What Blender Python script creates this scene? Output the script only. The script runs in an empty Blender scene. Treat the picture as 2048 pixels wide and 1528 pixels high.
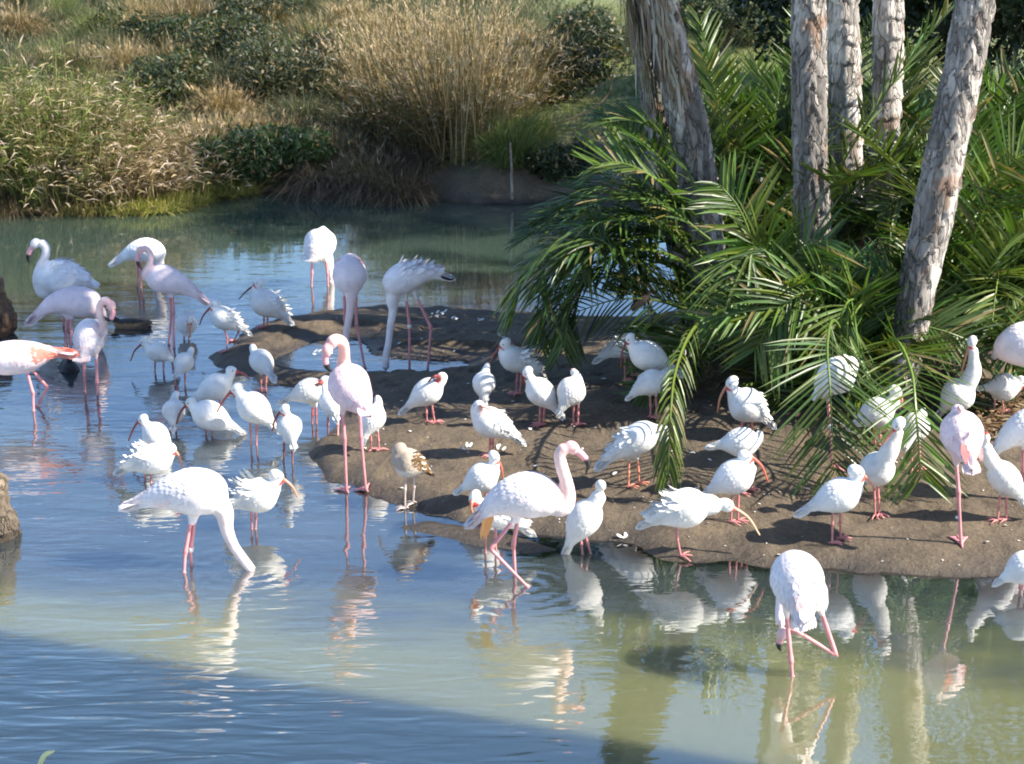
import bpy, math, random
import numpy as np
from mathutils import Vector, Matrix
from mathutils.bvhtree import BVHTree
from math import radians, sin, cos, tan, pi, exp, sqrt
random.seed(7); RNG = np.random.default_rng(7)
S = bpy.context.scene
COL = S.collection

# ------------------------------------------------------------------ camera, world, sun, exposure
CAM_H, F_PX, PITCH = 3.6, 3500.0, radians(16.16)
cd = bpy.data.cameras.new('camera'); cam = bpy.data.objects.new('camera', cd); COL.objects.link(cam)
cam.location = (0, 0, CAM_H); cam.rotation_euler = (radians(90) - PITCH, 0, 0)
cd.sensor_width = 36; cd.lens = F_PX / 2048 * 36; cd.clip_end = 500; cd.clip_start = .05
S.camera = cam
cd.dof.use_dof = True; cd.dof.focus_distance = 10.8; cd.dof.aperture_fstop = 6.3
SUN_EL, SUN_AZ = radians(39), radians(14)      # azimuth: from +X turned towards the camera (-Y)
sdir = Vector((cos(SUN_EL) * cos(SUN_AZ), -cos(SUN_EL) * sin(SUN_AZ), sin(SUN_EL)))   # towards the sun
ld = bpy.data.lights.new('sun', 'SUN'); ld.energy = 4.8; ld.angle = radians(.53); ld.color = (1, .93, .81)
sun = bpy.data.objects.new('sun', ld); COL.objects.link(sun)
sun.rotation_euler = (-sdir).to_track_quat('-Z', 'Y').to_euler(); sun.location = (20, -5, 20)
W = bpy.data.worlds.new('World'); S.world = W; W.use_nodes = True
wt = W.node_tree; sky = wt.nodes.new('ShaderNodeTexSky'); sky.sky_type = 'NISHITA'; sky.sun_disc = False
sky.sun_elevation = SUN_EL
sky.sun_rotation = math.atan2(sdir.x, sdir.y)
sky.air_density = .9; sky.dust_density = .25; sky.ozone_density = 4.0
bg = wt.nodes['Background']; bg.inputs[1].default_value = .125
wt.links.new(sky.outputs[0], bg.inputs[0])
S.view_settings.view_transform = 'Standard'; S.view_settings.look = 'None'; S.view_settings.exposure = 1.27
S.view_settings.gamma = 1; S.view_settings.use_curve_mapping = False
S.render.engine = 'CYCLES'
S.cycles.pixel_filter_type = 'BLACKMAN_HARRIS'; S.cycles.filter_width = 1.9; S.cycles.max_bounces = 8; S.cycles.transparent_max_bounces = 12

# ------------------------------------------------------------------ picture -> place
CC = Vector((0, 0, CAM_H)); FW = Vector((0, cos(PITCH), -sin(PITCH))); UP = Vector((0, sin(PITCH), cos(PITCH)))
def ray(u, v): return FW + Vector((1, 0, 0)) * ((u - 1024) / F_PX) + UP * ((764 - v) / F_PX)
def on_z(u, v, z=0.0):
    r = ray(u, v); return CC + r * ((z - CAM_H) / r.z)
def on_y(u, v, y):
    r = ray(u, v); return CC + r * (y / r.y)
def px_m(y, v=764):                                  # metres per pixel at world depth y
    r = ray(1024, v); return (y / r.y) / F_PX

# ------------------------------------------------------------------ small helpers
def tag(o, label=None, cat=None, group=None, kind=None):
    if label: o['label'] = label
    if cat: o['category'] = cat
    if group: o['group'] = group
    if kind: o['kind'] = kind
    return o
def mesh_obj(name, verts, faces, mat=None, parent=None, loc=None, smooth=True, cols=None, mats=None, midx=None):
    me = bpy.data.meshes.new(name)
    verts = np.asarray(verts, dtype=np.float64)
    if loc is not None: verts = verts - np.array(loc)
    if isinstance(faces, np.ndarray):
        k = faces.shape[1]; n = len(faces)
        me.vertices.add(len(verts)); me.vertices.foreach_set('co', verts.astype(np.float32).ravel())
        me.loops.add(n * k); me.loops.foreach_set('vertex_index', faces.astype(np.int32).ravel())
        me.polygons.add(n); me.polygons.foreach_set('loop_start', np.arange(0, n * k, k, dtype=np.int32))
        me.update(calc_edges=True); me.validate()
    else:
        me.from_pydata(verts.tolist(), [], faces)
    if smooth: me.polygons.foreach_set('use_smooth', [True] * len(me.polygons))
    if cols is not None:
        a = me.color_attributes.new('Col', 'FLOAT_COLOR', 'POINT')
        c = np.ones((len(verts), 4), np.float32); c[:, :3] = np.asarray(cols)[:, :3]
        a.data.foreach_set('color', c.ravel())
    for m in (mats or ([mat] if mat else [])): me.materials.append(m)
    if midx is not None: me.polygons.foreach_set('material_index', np.asarray(midx, dtype=np.int32))
    me.update()
    o = bpy.data.objects.new(name, me); COL.objects.link(o)
    if parent is not None: o.parent = parent
    elif loc is not None: o.location = loc
    return o
def empty(name, loc):
    o = bpy.data.objects.new(name, None); COL.objects.link(o); o.location = loc; o.empty_display_size = .1
    return o
def mat(name, build):
    m = bpy.data.materials.new(name); m.use_nodes = True; nt = m.node_tree
    for n in list(nt.nodes): nt.nodes.remove(n)
    out = nt.nodes.new('ShaderNodeOutputMaterial')
    build(nt, out); return m
def N(nt, t, **kw):
    n = nt.nodes.new(t)
    for k, v in kw.items():
        if k.startswith('i_'):
            key = k[2:]; key = int(key) if key.isdigit() else key.replace('_', ' ')
            n.inputs[key].default_value = v
        else: setattr(n, k, v)
    return n
def smoothstep(a, b, x):
    t = np.clip((x - a) / (b - a), 0, 1); return t * t * (3 - 2 * t)
_perm = RNG.random((256, 256))
def vnoise(x, y, s):
    x = np.asarray(x) / s + 37.3; y = np.asarray(y) / s + 91.7
    xi = np.floor(x).astype(int); yi = np.floor(y).astype(int); fx = x - xi; fy = y - yi
    fx = fx * fx * (3 - 2 * fx); fy = fy * fy * (3 - 2 * fy)
    g = lambda i, j: _perm[(xi + i) & 255, (yi + j) & 255]
    return (g(0, 0) * (1 - fx) + g(1, 0) * fx) * (1 - fy) + (g(0, 1) * (1 - fx) + g(1, 1) * fx) * fy - .5

# ------------------------------------------------------------------ terrain
def poly(pts): return np.array([[on_z(u, v).x, on_z(u, v).y] for u, v in pts])
ISLAND = poly([(428,712),(450,692),(480,672),(520,655),(570,640),(630,629),(700,620),(760,615),(850,617),(950,619),(1050,628),
  (1110,636),(1200,640),(1330,636),(1450,626),(1700,596),(2100,560),(2700,520),(3300,700),(3300,1050),(2400,1150),(2048,1158),
  (1900,1146),(1700,1142),(1560,1136),(1450,1126),(1350,1118),(1280,1100),(1180,1085),(1100,1072),(1020,1062),(950,1045),(880,1030),
  (800,1014),(740,990),(690,960),(650,930),(618,905),(640,880),(680,855),(700,825),(690,792),(640,776),(560,773),(512,768),
  (500,755),(470,742),(440,730)])
POOL = poly([(560,716),(590,704),(640,683),(700,678),(724,690),(738,712),(830,722),(930,724),(926,738),(850,743),(700,743),(650,741),(600,738),(566,728)])
BAR = poly([(812,1054),(860,1047),(930,1056),(1010,1072),(1110,1100),(1060,1106),(960,1086),(880,1068)])
BANK = poly([(-1500,430),(0,428),(120,424),(250,420),(380,408),(450,398),(485,386),(560,383),(640,386),(760,396),(850,404),(1000,408),
  (1250,404),(1500,400),(2048,398),(3500,395)])
def sdf(P, x, y):
    d = np.full(x.shape, 1e9); inside = np.zeros(x.shape, bool); n = len(P)
    for i in range(n):
        a = P[i]; b = P[(i + 1) % n]; ex, ey = b - a
        t = np.clip(((x - a[0]) * ex + (y - a[1]) * ey) / (ex * ex + ey * ey + 1e-12), 0, 1)
        d = np.minimum(d, np.hypot(x - a[0] - t * ex, y - a[1] - t * ey))
        c = (a[1] > y) != (b[1] > y)
        with np.errstate(divide='ignore', invalid='ignore'):
            xx = a[0] + (y - a[1]) * ex / (ey if abs(ey) > 1e-12 else 1e-12)
        inside ^= c & (x < xx)
    return np.where(inside, d, -d)
def height(x, y, fine=True):
    x = np.atleast_1d(np.asarray(x, float)); y = np.atleast_1d(np.asarray(y, float))
    w = vnoise(x, y, .35) * .15 + vnoise(x, y, .12) * .07
    si = sdf(ISLAND, x, y) + w; sp = sdf(POOL, x, y) + w * .12 + .02; sb = sdf(BAR, x, y) + w * .4
    hi = np.where(si > 0, .02 + .075 * (1 - np.exp(-si / .22)) - .02 * np.exp(-si / .05), -.22 * (1 - np.exp(si / .5)) * 1.2)
    rise = smoothstep(-.6, 2.2, x) * smoothstep(8.9, 11.6, y) * smoothstep(17, 13.0, y)
    hi = hi + np.where(si > 0, rise * .22 * smoothstep(0, .9, si), 0)
    hi = np.where(sp > -.25, np.minimum(hi, np.where(sp > 0, -.02 - .05 * np.minimum(sp / .3, 1), .005 + .1 * -sp * 4 * .1 + .05 * smoothstep(0, .25, -sp))), hi)
    hi = np.where(sb > -.1, np.maximum(hi, .014 * smoothstep(-.06, .06, sb) - .004), hi)
    yb = np.interp(x, BANK[:, 0], BANK[:, 1]); db = y - yb + vnoise(x, y, .8) * .35 + w
    cliff = smoothstep(-1.6, .2, x)                                     # bare eroded bank in the middle
    hb = np.where(db > 0, (.05 + .30 * smoothstep(0, 1.1, db)) * (1 - cliff) + cliff * (.42 * smoothstep(0, .5, db) + .06)
                  + .055 * np.clip(db - .8, 0, 40) + .10 * vnoise(x, y, 1.7) * smoothstep(0, 2, db), -1.0 * (1 - np.exp(db / 1.5)))
    h = np.maximum(hi, hb)
    if fine:
        amp = smoothstep(-.01, .05, h)
        h = h + amp * (vnoise(x, y, .25) * .022 + vnoise(x, y, .09) * .013 + vnoise(x, y, .045) * .008)
    return h
_tr = np.random.default_rng(19); _TRK = _tr.uniform((-2.0, 9.3), (4.6, 14.5), (900, 2)); _TA = _tr.random(900) * 6.283
def hz(x, y): return float(height(x, y)[0])
def ground(u, v):
    """the point of the ground (or of the water's surface) under a pixel"""
    z = 0.0
    for _ in range(6):
        p = on_z(u, v, z); z = .5 * z + .5 * max(0.0, hz(p.x, p.y))
    p = on_z(u, v, z); return Vector((p.x, p.y, max(0.0, hz(p.x, p.y))))
def grid(x0, x1, y0, y1, st, drop=None):
    xs = np.arange(x0, x1 + st * .5, st); ys = np.arange(y0, y1 + st * .5, st)
    X, Y = np.meshgrid(xs, ys); nx, ny = len(xs), len(ys)
    Z = height(X.ravel(), Y.ravel()); V = np.stack([X.ravel(), Y.ravel(), Z], 1)
    i = np.arange(nx * ny).reshape(ny, nx)
    F = np.stack([i[:-1, :-1].ravel(), i[:-1, 1:].ravel(), i[1:, 1:].ravel(), i[1:, :-1].ravel()], 1)
    if drop is not None: F = F[drop(V[F].mean(1))]
    return V, F

def b_ground(nt, out):
    b = N(nt, 'ShaderNodeBsdfPrincipled'); geo = N(nt, 'ShaderNodeNewGeometry'); sep = N(nt, 'ShaderNodeSeparateXYZ')
    nt.links.new(geo.outputs['Position'], sep.inputs[0])
    n1 = N(nt, 'ShaderNodeTexNoise', i_Scale=3.0, i_Detail=8.0, i_Roughness=.65); n2 = N(nt, 'ShaderNodeTexNoise', i_Scale=38.0, i_Detail=6.0, i_Roughness=.7)
    n3 = N(nt, 'ShaderNodeTexVoronoi', i_Scale=16.0)
    for n in (n1, n2, n3): nt.links.new(geo.outputs['Position'], n.inputs['Vector'])
    r1 = N(nt, 'ShaderNodeValToRGB'); r1.color_ramp.elements[0].color = (.040, .029, .019, 1); r1.color_ramp.elements[1].color = (.185, .138, .090, 1)
    r1.color_ramp.elements[0].position = .3; r1.color_ramp.elements[1].position = .68
    mixn = N(nt, 'ShaderNodeMath', operation='ADD'); m2 = N(nt, 'ShaderNodeMath', operation='MULTIPLY', i_1=.5); m1 = N(nt, 'ShaderNodeMath', operation='MULTIPLY', i_1=.55)
    nt.links.new(n1.outputs[0], m1.inputs[0]); nt.links.new(n2.outputs[0], m2.inputs[0]); nt.links.new(m1.outputs[0], mixn.inputs[0]); nt.links.new(m2.outputs[0], mixn.inputs[1])
    nt.links.new(mixn.outputs[0], r1.inputs[0])
    # wet rim by height above the water
    wet = N(nt, 'ShaderNodeMapRange', i_1=.0, i_2=.085, i_3=.40, i_4=1.0); add = N(nt, 'ShaderNodeMath', operation='MULTIPLY_ADD', i_1=.12, i_2=-.06)
    nt.links.new(n1.outputs[0], add.inputs[0]); zz = N(nt, 'ShaderNodeMath', operation='ADD'); nt.links.new(sep.outputs[2], zz.inputs[0]); nt.links.new(add.outputs[0], zz.inputs[1])
    nt.links.new(zz.outputs[0], wet.inputs[0])
    mm = N(nt, 'ShaderNodeVectorMath', operation='SCALE'); nt.links.new(r1.outputs[0], mm.inputs[0]); nt.links.new(wet.outputs[0], mm.inputs['Scale'])
    # grass-covered bank colour, masked by distance from the water
    far = N(nt, 'ShaderNodeMapRange', i_1=20.5, i_2=22.5); nt.links.new(sep.outputs[1], far.inputs[0])
    gr = N(nt, 'ShaderNodeValToRGB'); gr.color_ramp.elements[0].color = (.05, .075, .02, 1); gr.color_ramp.elements[1].color = (.26, .27, .10, 1)
    nt.links.new(n1.outputs[0], gr.inputs[0])
    g2 = N(nt, 'ShaderNodeValToRGB'); g2.color_ramp.elements[0].color = (.025, .028, .012, 1); g2.color_ramp.elements[1].color = (.10, .09, .045, 1); nt.links.new(n1.outputs[0], g2.inputs[0])  # left slope ground kept dark to put shade between the tufts
    lx = N(nt, 'ShaderNodeMapRange', i_1=-1.0, i_2=1.2); nt.links.new(sep.outputs[0], lx.inputs[0]); gm = N(nt, 'ShaderNodeMix', data_type='RGBA'); nt.links.new(lx.outputs[0], gm.inputs[0]); nt.links.new(g2.outputs[0], gm.inputs[6]); nt.links.new(gr.outputs[0], gm.inputs[7]); gr = gm
    mx = N(nt, 'ShaderNodeMix', data_type='RGBA'); nt.links.new(far.outputs[0], mx.inputs[0]); nt.links.new(mm.outputs[0], mx.inputs[6]); nt.links.new(gr.outputs[2], mx.inputs[7])
    nt.links.new(mx.outputs[2], b.inputs['Base Color'])
    ro = N(nt, 'ShaderNodeMapRange', i_1=.42, i_2=1.0, i_3=.35, i_4=.92); nt.links.new(wet.outputs[0], ro.inputs[0]); nt.links.new(ro.outputs[0], b.inputs['Roughness'])
    bp = N(nt, 'ShaderNodeBump', i_Strength=.8, i_Distance=.03); hh = N(nt, 'ShaderNodeMath', operation='MULTIPLY_ADD', i_1=.35)
    nt.links.new(n3.outputs[0], hh.inputs[0]); nt.links.new(n2.outputs[0], hh.inputs[2]); nt.links.new(hh.outputs[0], bp.inputs['Height']); nt.links.new(bp.outputs[0], b.inputs['Normal'])
    nt.links.new(b.outputs[0], out.inputs[0])
M_GROUND = mat('mud_and_sand', b_ground)
near = lambda c: (c[:, 0] > -3.2) & (c[:, 0] < 6.0) & (c[:, 1] > 8.4) & (c[:, 1] < 17.0)
V, Fq = grid(-3.2, 6.0, 8.4, 17.0, .025)
for (tx, ty), ta in zip(_TRK, _TA):
    k = np.where((np.abs(V[:, 0] - tx) < .1) & (np.abs(V[:, 1] - ty) < .1) & (V[:, 2] > .02))[0]
    if not len(k): continue
    dx = V[k, 0] - tx; dy_ = V[k, 1] - ty; best = np.exp(-(dx * dx + dy_ * dy_) / .0006)
    for a_ in (ta - .6, ta, ta + .6):
        al = dx * cos(a_) + dy_ * sin(a_); ac = -dx * sin(a_) + dy_ * cos(a_); best = np.maximum(best, ((al > 0) & (al < .075)) * np.exp(-(ac * ac) / .00025))
    V[k, 2] -= .013 * best
isl = mesh_obj('muddy_islet', V, Fq, M_GROUND); tag(isl, kind='structure')
V, Fq = grid(-12, 12, 17.0, 26, .10); tag(mesh_obj('far_bank_ground', V, Fq, M_GROUND), kind='structure')
V, Fq = grid(-90, 90, 26, 140, 1.0)
V[:, 2] = np.minimum(V[:, 2], 3.2 + 0 * V[:, 2]); tag(mesh_obj('hillside_ground', V, Fq, M_GROUND), kind='structure')
tag(mesh_obj('pond_bed', [(-90,-60,-1.6),(90,-60,-1.6),(90,30,-1.6),(-90,30,-1.6)], [(0,1,2,3)], M_GROUND), kind='structure')

# ------------------------------------------------------------------ water
RINGS = [(500,1137,.9,.55),(1055,1172,.8,.6),(1584,1350,.5,.14),(368,1145,.7,.4),(1362,1180,.6,.15),(690,990,.5,.25),(513,925,.35,.16),(577,925,.35,.16),(1058,1108,.3,.14),(170,788,.5,.2),(66,820,.6,.25),(505,1058,.4,.18),(1046,1190,.4,.12)]
def b_water(nt, out):
    geo = N(nt, 'ShaderNodeNewGeometry'); sep = N(nt, 'ShaderNodeSeparateXYZ'); nt.links.new(geo.outputs['Position'], sep.inputs[0])
    mp = N(nt, 'ShaderNodeMapping'); mp.inputs['Rotation'].default_value = (0, 0, radians(8)); mp.inputs['Scale'].default_value = (1.0, 2.6, 1)
    nt.links.new(geo.outputs['Position'], mp.inputs[0])
    mp2 = N(nt, 'ShaderNodeMapping'); mp2.inputs['Rotation'].default_value = (0, 0, radians(-14)); mp2.inputs['Scale'].default_value = (1.0, 3.2, 1)
    nt.links.new(geo.outputs['Position'], mp2.inputs[0])
    a = N(nt, 'ShaderNodeTexNoise', i_Scale=2.4, i_Detail=1.5, i_Roughness=.4, i_Distortion=.4); nt.links.new(mp.outputs[0], a.inputs['Vector'])
    b = N(nt, 'ShaderNodeTexNoise', i_Scale=8.0, i_Detail=1.5, i_Roughness=.4, i_Distortion=.6); nt.links.new(mp2.outputs[0], b.inputs['Vector'])
    big = N(nt, 'ShaderNodeTexNoise', i_Scale=.35, i_Detail=2.0); nt.links.new(geo.outputs['Position'], big.inputs['Vector'])
    amp = N(nt, 'ShaderNodeMapRange', i_1=17.2, i_2=14.8, i_3=.16, i_4=1.0); nt.links.new(sep.outputs[1], amp.inputs[0])
    pat = N(nt, 'ShaderNodeMapRange', i_1=.35, i_2=.65, i_3=.55, i_4=1.25); nt.links.new(big.outputs[0], pat.inputs[0])
    left = N(nt, 'ShaderNodeMapRange', i_1=.5, i_2=-1.6, i_3=.22, i_4=1.0); nt.links.new(sep.outputs[0], left.inputs[0])
    am = N(nt, 'ShaderNodeMath', operation='MULTIPLY'); nt.links.new(amp.outputs[0], am.inputs[0]); nt.links.new(pat.outputs[0], am.inputs[1])
    am2 = N(nt, 'ShaderNodeMath', operation='MULTIPLY'); nt.links.new(am.outputs[0], am2.inputs[0]); nt.links.new(left.outputs[0], am2.inputs[1])
    s1 = N(nt, 'ShaderNodeMath', operation='MULTIPLY_ADD', i_1=.30); nt.links.new(b.outputs[0], s1.inputs[0]); nt.links.new(a.outputs[0], s1.inputs[2])
    s2 = N(nt, 'ShaderNodeMath', operation='MULTIPLY'); nt.links.new(s1.outputs[0], s2.inputs[0]); nt.links.new(am2.outputs[0], s2.inputs[1])
    nearw = N(nt, 'ShaderNodeMapRange', i_1=8.6, i_2=7.4, i_3=0.0, i_4=1.3); nt.links.new(sep.outputs[1], nearw.inputs[0]); lw = N(nt, 'ShaderNodeMapRange', i_1=.8, i_2=-1.2, i_3=.06, i_4=1.0); nt.links.new(sep.outputs[0], lw.inputs[0])
    mp3 = N(nt, 'ShaderNodeMapping'); mp3.inputs['Rotation'].default_value = (0, 0, radians(-24)); mp3.inputs['Scale'].default_value = (.8, 3.4, 1); nt.links.new(geo.outputs['Position'], mp3.inputs[0])
    c3 = N(nt, 'ShaderNodeTexNoise', i_Scale=3.6, i_Detail=1.0, i_Distortion=.8); nt.links.new(mp3.outputs[0], c3.inputs['Vector']); nl = N(nt, 'ShaderNodeMath', operation='MULTIPLY'); nt.links.new(nearw.outputs[0], nl.inputs[0]); nt.links.new(lw.outputs[0], nl.inputs[1])
    s3 = N(nt, 'ShaderNodeMath', operation='MULTIPLY_ADD'); nt.links.new(c3.outputs[0], s3.inputs[0]); nt.links.new(nl.outputs[0], s3.inputs[1]); nt.links.new(s2.outputs[0], s3.inputs[2]); tot = s3.outputs[0]
    for (u, v, R, A) in RINGS:
        p = on_z(u, v); d = N(nt, 'ShaderNodeVectorMath', operation='DISTANCE'); d.inputs[1].default_value = (p.x, p.y, 0)
        nt.links.new(geo.outputs['Position'], d.inputs[0])
        k = N(nt, 'ShaderNodeMath', operation='MULTIPLY', i_1=62.0); nt.links.new(d.outputs['Value'], k.inputs[0])
        sn = N(nt, 'ShaderNodeMath', operation='SINE'); nt.links.new(k.outputs[0], sn.inputs[0])
        f = N(nt, 'ShaderNodeMapRange', i_1=0.0, i_2=R, i_3=A * .12, i_4=0.0); f.interpolation_type = 'SMOOTHSTEP'; nt.links.new(d.outputs['Value'], f.inputs[0])
        m = N(nt, 'ShaderNodeMath', operation='MULTIPLY_ADD'); nt.links.new(sn.outputs[0], m.inputs[0]); nt.links.new(f.outputs[0], m.inputs[1]); nt.links.new(tot, m.inputs[2]); tot = m.outputs[0]
    bp = N(nt, 'ShaderNodeBump', i_Strength=1.0, i_Distance=.008); nt.links.new(tot, bp.inputs['Height'])
    # silt colour with drifting patches
    sn = N(nt, 'ShaderNodeTexNoise', i_Scale=.8, i_Detail=5.0, i_Roughness=.6); nt.links.new(mp.outputs[0], sn.inputs['Vector'])
    r = N(nt, 'ShaderNodeValToRGB'); r.color_ramp.elements[0].position = .32; r.color_ramp.elements[1].position = .7
    r.color_ramp.elements[0].color = (.030, .042, .046, 1); r.color_ramp.elements[1].color = (.062, .074, .074, 1); nt.links.new(sn.outputs[0], r.inputs[0])
    dif = N(nt, 'ShaderNodeBsdfPrincipled', i_Roughness=1.0); dif.subsurface_method = 'BURLEY'; dif.inputs['Specular IOR Level'].default_value = 0; dif.inputs['Subsurface Weight'].default_value = 1.0; dif.inputs['Subsurface Radius'].default_value = (1, 1, 1); dif.inputs['Subsurface Scale'].default_value = .32
    # a cloud of stirred-up pale silt in the near water, thinning to the left and away from the viewer
    sy = N(nt, 'ShaderNodeMath', operation='MULTIPLY_ADD', i_1=1.7); nt.links.new(sn.outputs[0], sy.inputs[0]); sx_ = N(nt, 'ShaderNodeMath', operation='MULTIPLY_ADD', i_1=.17); nt.links.new(sep.outputs[0], sx_.inputs[0]); nt.links.new(sep.outputs[1], sx_.inputs[2]); nt.links.new(sx_.outputs[0], sy.inputs[2])
    cl_ = N(nt, 'ShaderNodeMapRange', i_1=9.45, i_2=8.35, i_3=0.0, i_4=.92); cl_.interpolation_type = 'SMOOTHSTEP'; nt.links.new(sy.outputs[0], cl_.inputs[0])
    fa_ = N(nt, 'ShaderNodeMapRange', i_1=14.6, i_2=15.8, i_3=0.0, i_4=.75); fa_.interpolation_type = 'SMOOTHSTEP'; nt.links.new(sep.outputs[1], fa_.inputs[0]); fb_ = cl_; rf_ = N(nt, 'ShaderNodeMix', data_type='RGBA'); nt.links.new(fa_.outputs[0], rf_.inputs[0]); nt.links.new(r.outputs[0], rf_.inputs[6]); rf_.inputs[7].default_value = (.062, .098, .072, 1)
    sc_ = N(nt, 'ShaderNodeMix', data_type='RGBA'); nt.links.new(fb_.outputs[0], sc_.inputs[0]); nt.links.new(rf_.outputs[2], sc_.inputs[6]); sc_.inputs[7].default_value = (.180, .188, .088, 1)
    nt.links.new(sc_.outputs[2], dif.inputs[0])
    tr = N(nt, 'ShaderNodeBsdfTransparent'); tr.inputs[0].default_value = (.93, .93, .85, 1)
    at = N(nt, 'ShaderNodeAttribute', attribute_name='silt'); ms = N(nt, 'ShaderNodeMixShader')
    nt.links.new(at.outputs['Fac'], ms.inputs[0]); nt.links.new(tr.outputs[0], ms.inputs[1]); nt.links.new(dif.outputs[0], ms.inputs[2])
    gl = N(nt, 'ShaderNodeBsdfGlossy'); gl.inputs['Roughness'].default_value = .012; nt.links.new(bp.outputs[0], gl.inputs['Normal'])
    fr = N(nt, 'ShaderNodeFresnel', i_IOR=1.5); nt.links.new(bp.outputs[0], fr.inputs['Normal'])
    fm = N(nt, 'ShaderNodeMapRange', i_1=0.0, i_2=1.0, i_3=.31, i_4=1.0); nt.links.new(fr.outputs[0], fm.inputs[0])
    m2 = N(nt, 'ShaderNodeMixShader'); nt.links.new(fm.outputs[0], m2.inputs[0]); nt.links.new(ms.outputs[0], m2.inputs[1]); nt.links.new(gl.outputs[0], m2.inputs[2])
    nt.links.new(m2.outputs[0], out.inputs[0])
M_WATER = mat('silty_water', b_water)
xs = np.concatenate([[-90, -40, -20, -10], np.arange(-6, 6.01, .06), [10, 20, 40, 90]])
ys = np.concatenate([[-60, -20, -5, 2, 4], np.arange(5.5, 18.51, .06), np.arange(18.8, 22.5, .3), [30]])
X, Y = np.meshgrid(xs, ys); nx, ny = len(xs), len(ys)
V = np.stack([X.ravel(), Y.ravel(), np.zeros(X.size)], 1); i = np.arange(nx * ny).reshape(ny, nx)
Fq = np.stack([i[:-1, :-1].ravel(), i[:-1, 1:].ravel(), i[1:, 1:].ravel(), i[1:, :-1].ravel()], 1)
water = mesh_obj('pond_water', V, Fq, M_WATER, smooth=False)
dep = np.clip(-height(V[:, 0], V[:, 1]), 0, 5)
at = water.data.attributes.new('silt', 'FLOAT', 'POINT'); at.data.foreach_set('value', (1 - np.exp(-dep / .045)).astype(np.float32))
tag(water, kind='structure')
# ------------------------------------------------------------------ birds
def catmull(P, n):
    P = np.asarray(P, float); m = len(P)
    if m < 3:
        t = np.linspace(0, 1, n)[:, None]; return P[0] * (1 - t) + P[-1] * t
    Q = np.vstack([2 * P[0] - P[1], P, 2 * P[-1] - P[-2]]); out = []
    for s in np.linspace(0, m - 1 - 1e-9, n):
        i = int(s); t = s - i; a, b, c, d = Q[i], Q[i + 1], Q[i + 2], Q[i + 3]
        out.append(.5 * (2 * b + (c - a) * t + (2 * a - 5 * b + 4 * c - d) * t * t + (3 * b - a - 3 * c + d) * t ** 3))
    return np.array(out)
def tube(path, rad, seg=10, round_end=True):
    """closed tube through path with radii; -> verts, quad/tri faces"""
    P = np.asarray(path, float); R = np.maximum(np.asarray(rad, float), 1e-4); n = len(P)
    T = np.gradient(P, axis=0); T /= np.linalg.norm(T, axis=1)[:, None] + 1e-12
    a = np.array([0, 0, 1.0]) if abs(T[0][2]) < .9 else np.array([1.0, 0, 0])
    u = np.cross(T[0], a); u /= np.linalg.norm(u); V = []
    th = np.linspace(0, 2 * pi, seg, endpoint=False)
    for i in range(n):
        u = u - T[i] * np.dot(u, T[i]); u /= np.linalg.norm(u) + 1e-12; w = np.cross(T[i], u)
        V.append(P[i] + R[i] * (np.cos(th)[:, None] * u + np.sin(th)[:, None] * w))
    V = np.vstack(V).tolist(); F = []
    for i in range(n - 1):
        for j in range(seg):
            k = (j + 1) % seg; F.append((i * seg + j, i * seg + k, (i + 1) * seg + k, (i + 1) * seg + j))
    c0 = len(V); V.append((P[0] - T[0] * R[0] * .8).tolist()); V.append((P[-1] + T[-1] * R[-1] * .8).tolist())
    for j in range(seg):
        k = (j + 1) % seg; F.append((k, j, c0)); F.append(((n - 1) * seg + j, (n - 1) * seg + k, c0 + 1))
    return V, F
def sphere(c, r, seg=10, rings=7, ax=None):
    """ellipsoid; ax = 3 axis vectors with lengths, else radius r"""
    c = np.asarray(c, float); A = np.eye(3) * r if ax is None else np.asarray(ax); V = [(c + A[2]).tolist()]; F = []
    for i in range(1, rings):
        p = pi * i / rings
        for j in range(seg):
            t = 2 * pi * j / seg; V.append((c + A[0] * sin(p) * cos(t) + A[1] * sin(p) * sin(t) + A[2] * cos(p)).tolist())
    V.append((c - A[2]).tolist()); L = len(V) - 1
    for j in range(seg): F.append((0, 1 + j, 1 + (j + 1) % seg))
    for i in range(rings - 2):
        for j in range(seg):
            a = 1 + i * seg + j; b = 1 + i * seg + (j + 1) % seg; F.append((a, a + seg, b + seg, b))
    o = 1 + (rings - 2) * seg
    for j in range(seg): F.append((o + (j + 1) % seg, o + j, L))
    return V, F
class MB:
    def __init__(s): s.V = []; s.F = []; s.C = []; s.M = []
    def add(s, VF, col=(1, 1, 1), m=0):
        V, F = VF; o = len(s.V); s.V.extend(V); s.F.extend([tuple(i + o for i in f) for f in F]); s.M.extend([m] * len(F))
        c = np.asarray(col, float)
        s.C.extend([tuple(c)] * len(V) if c.ndim == 1 else [tuple(q) for q in c])
    def obj(s, name, mats, parent=None, loc=None, smooth=True):
        return mesh_obj(name, s.V, s.F, None, parent, loc, smooth, s.C, mats, s.M)

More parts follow.
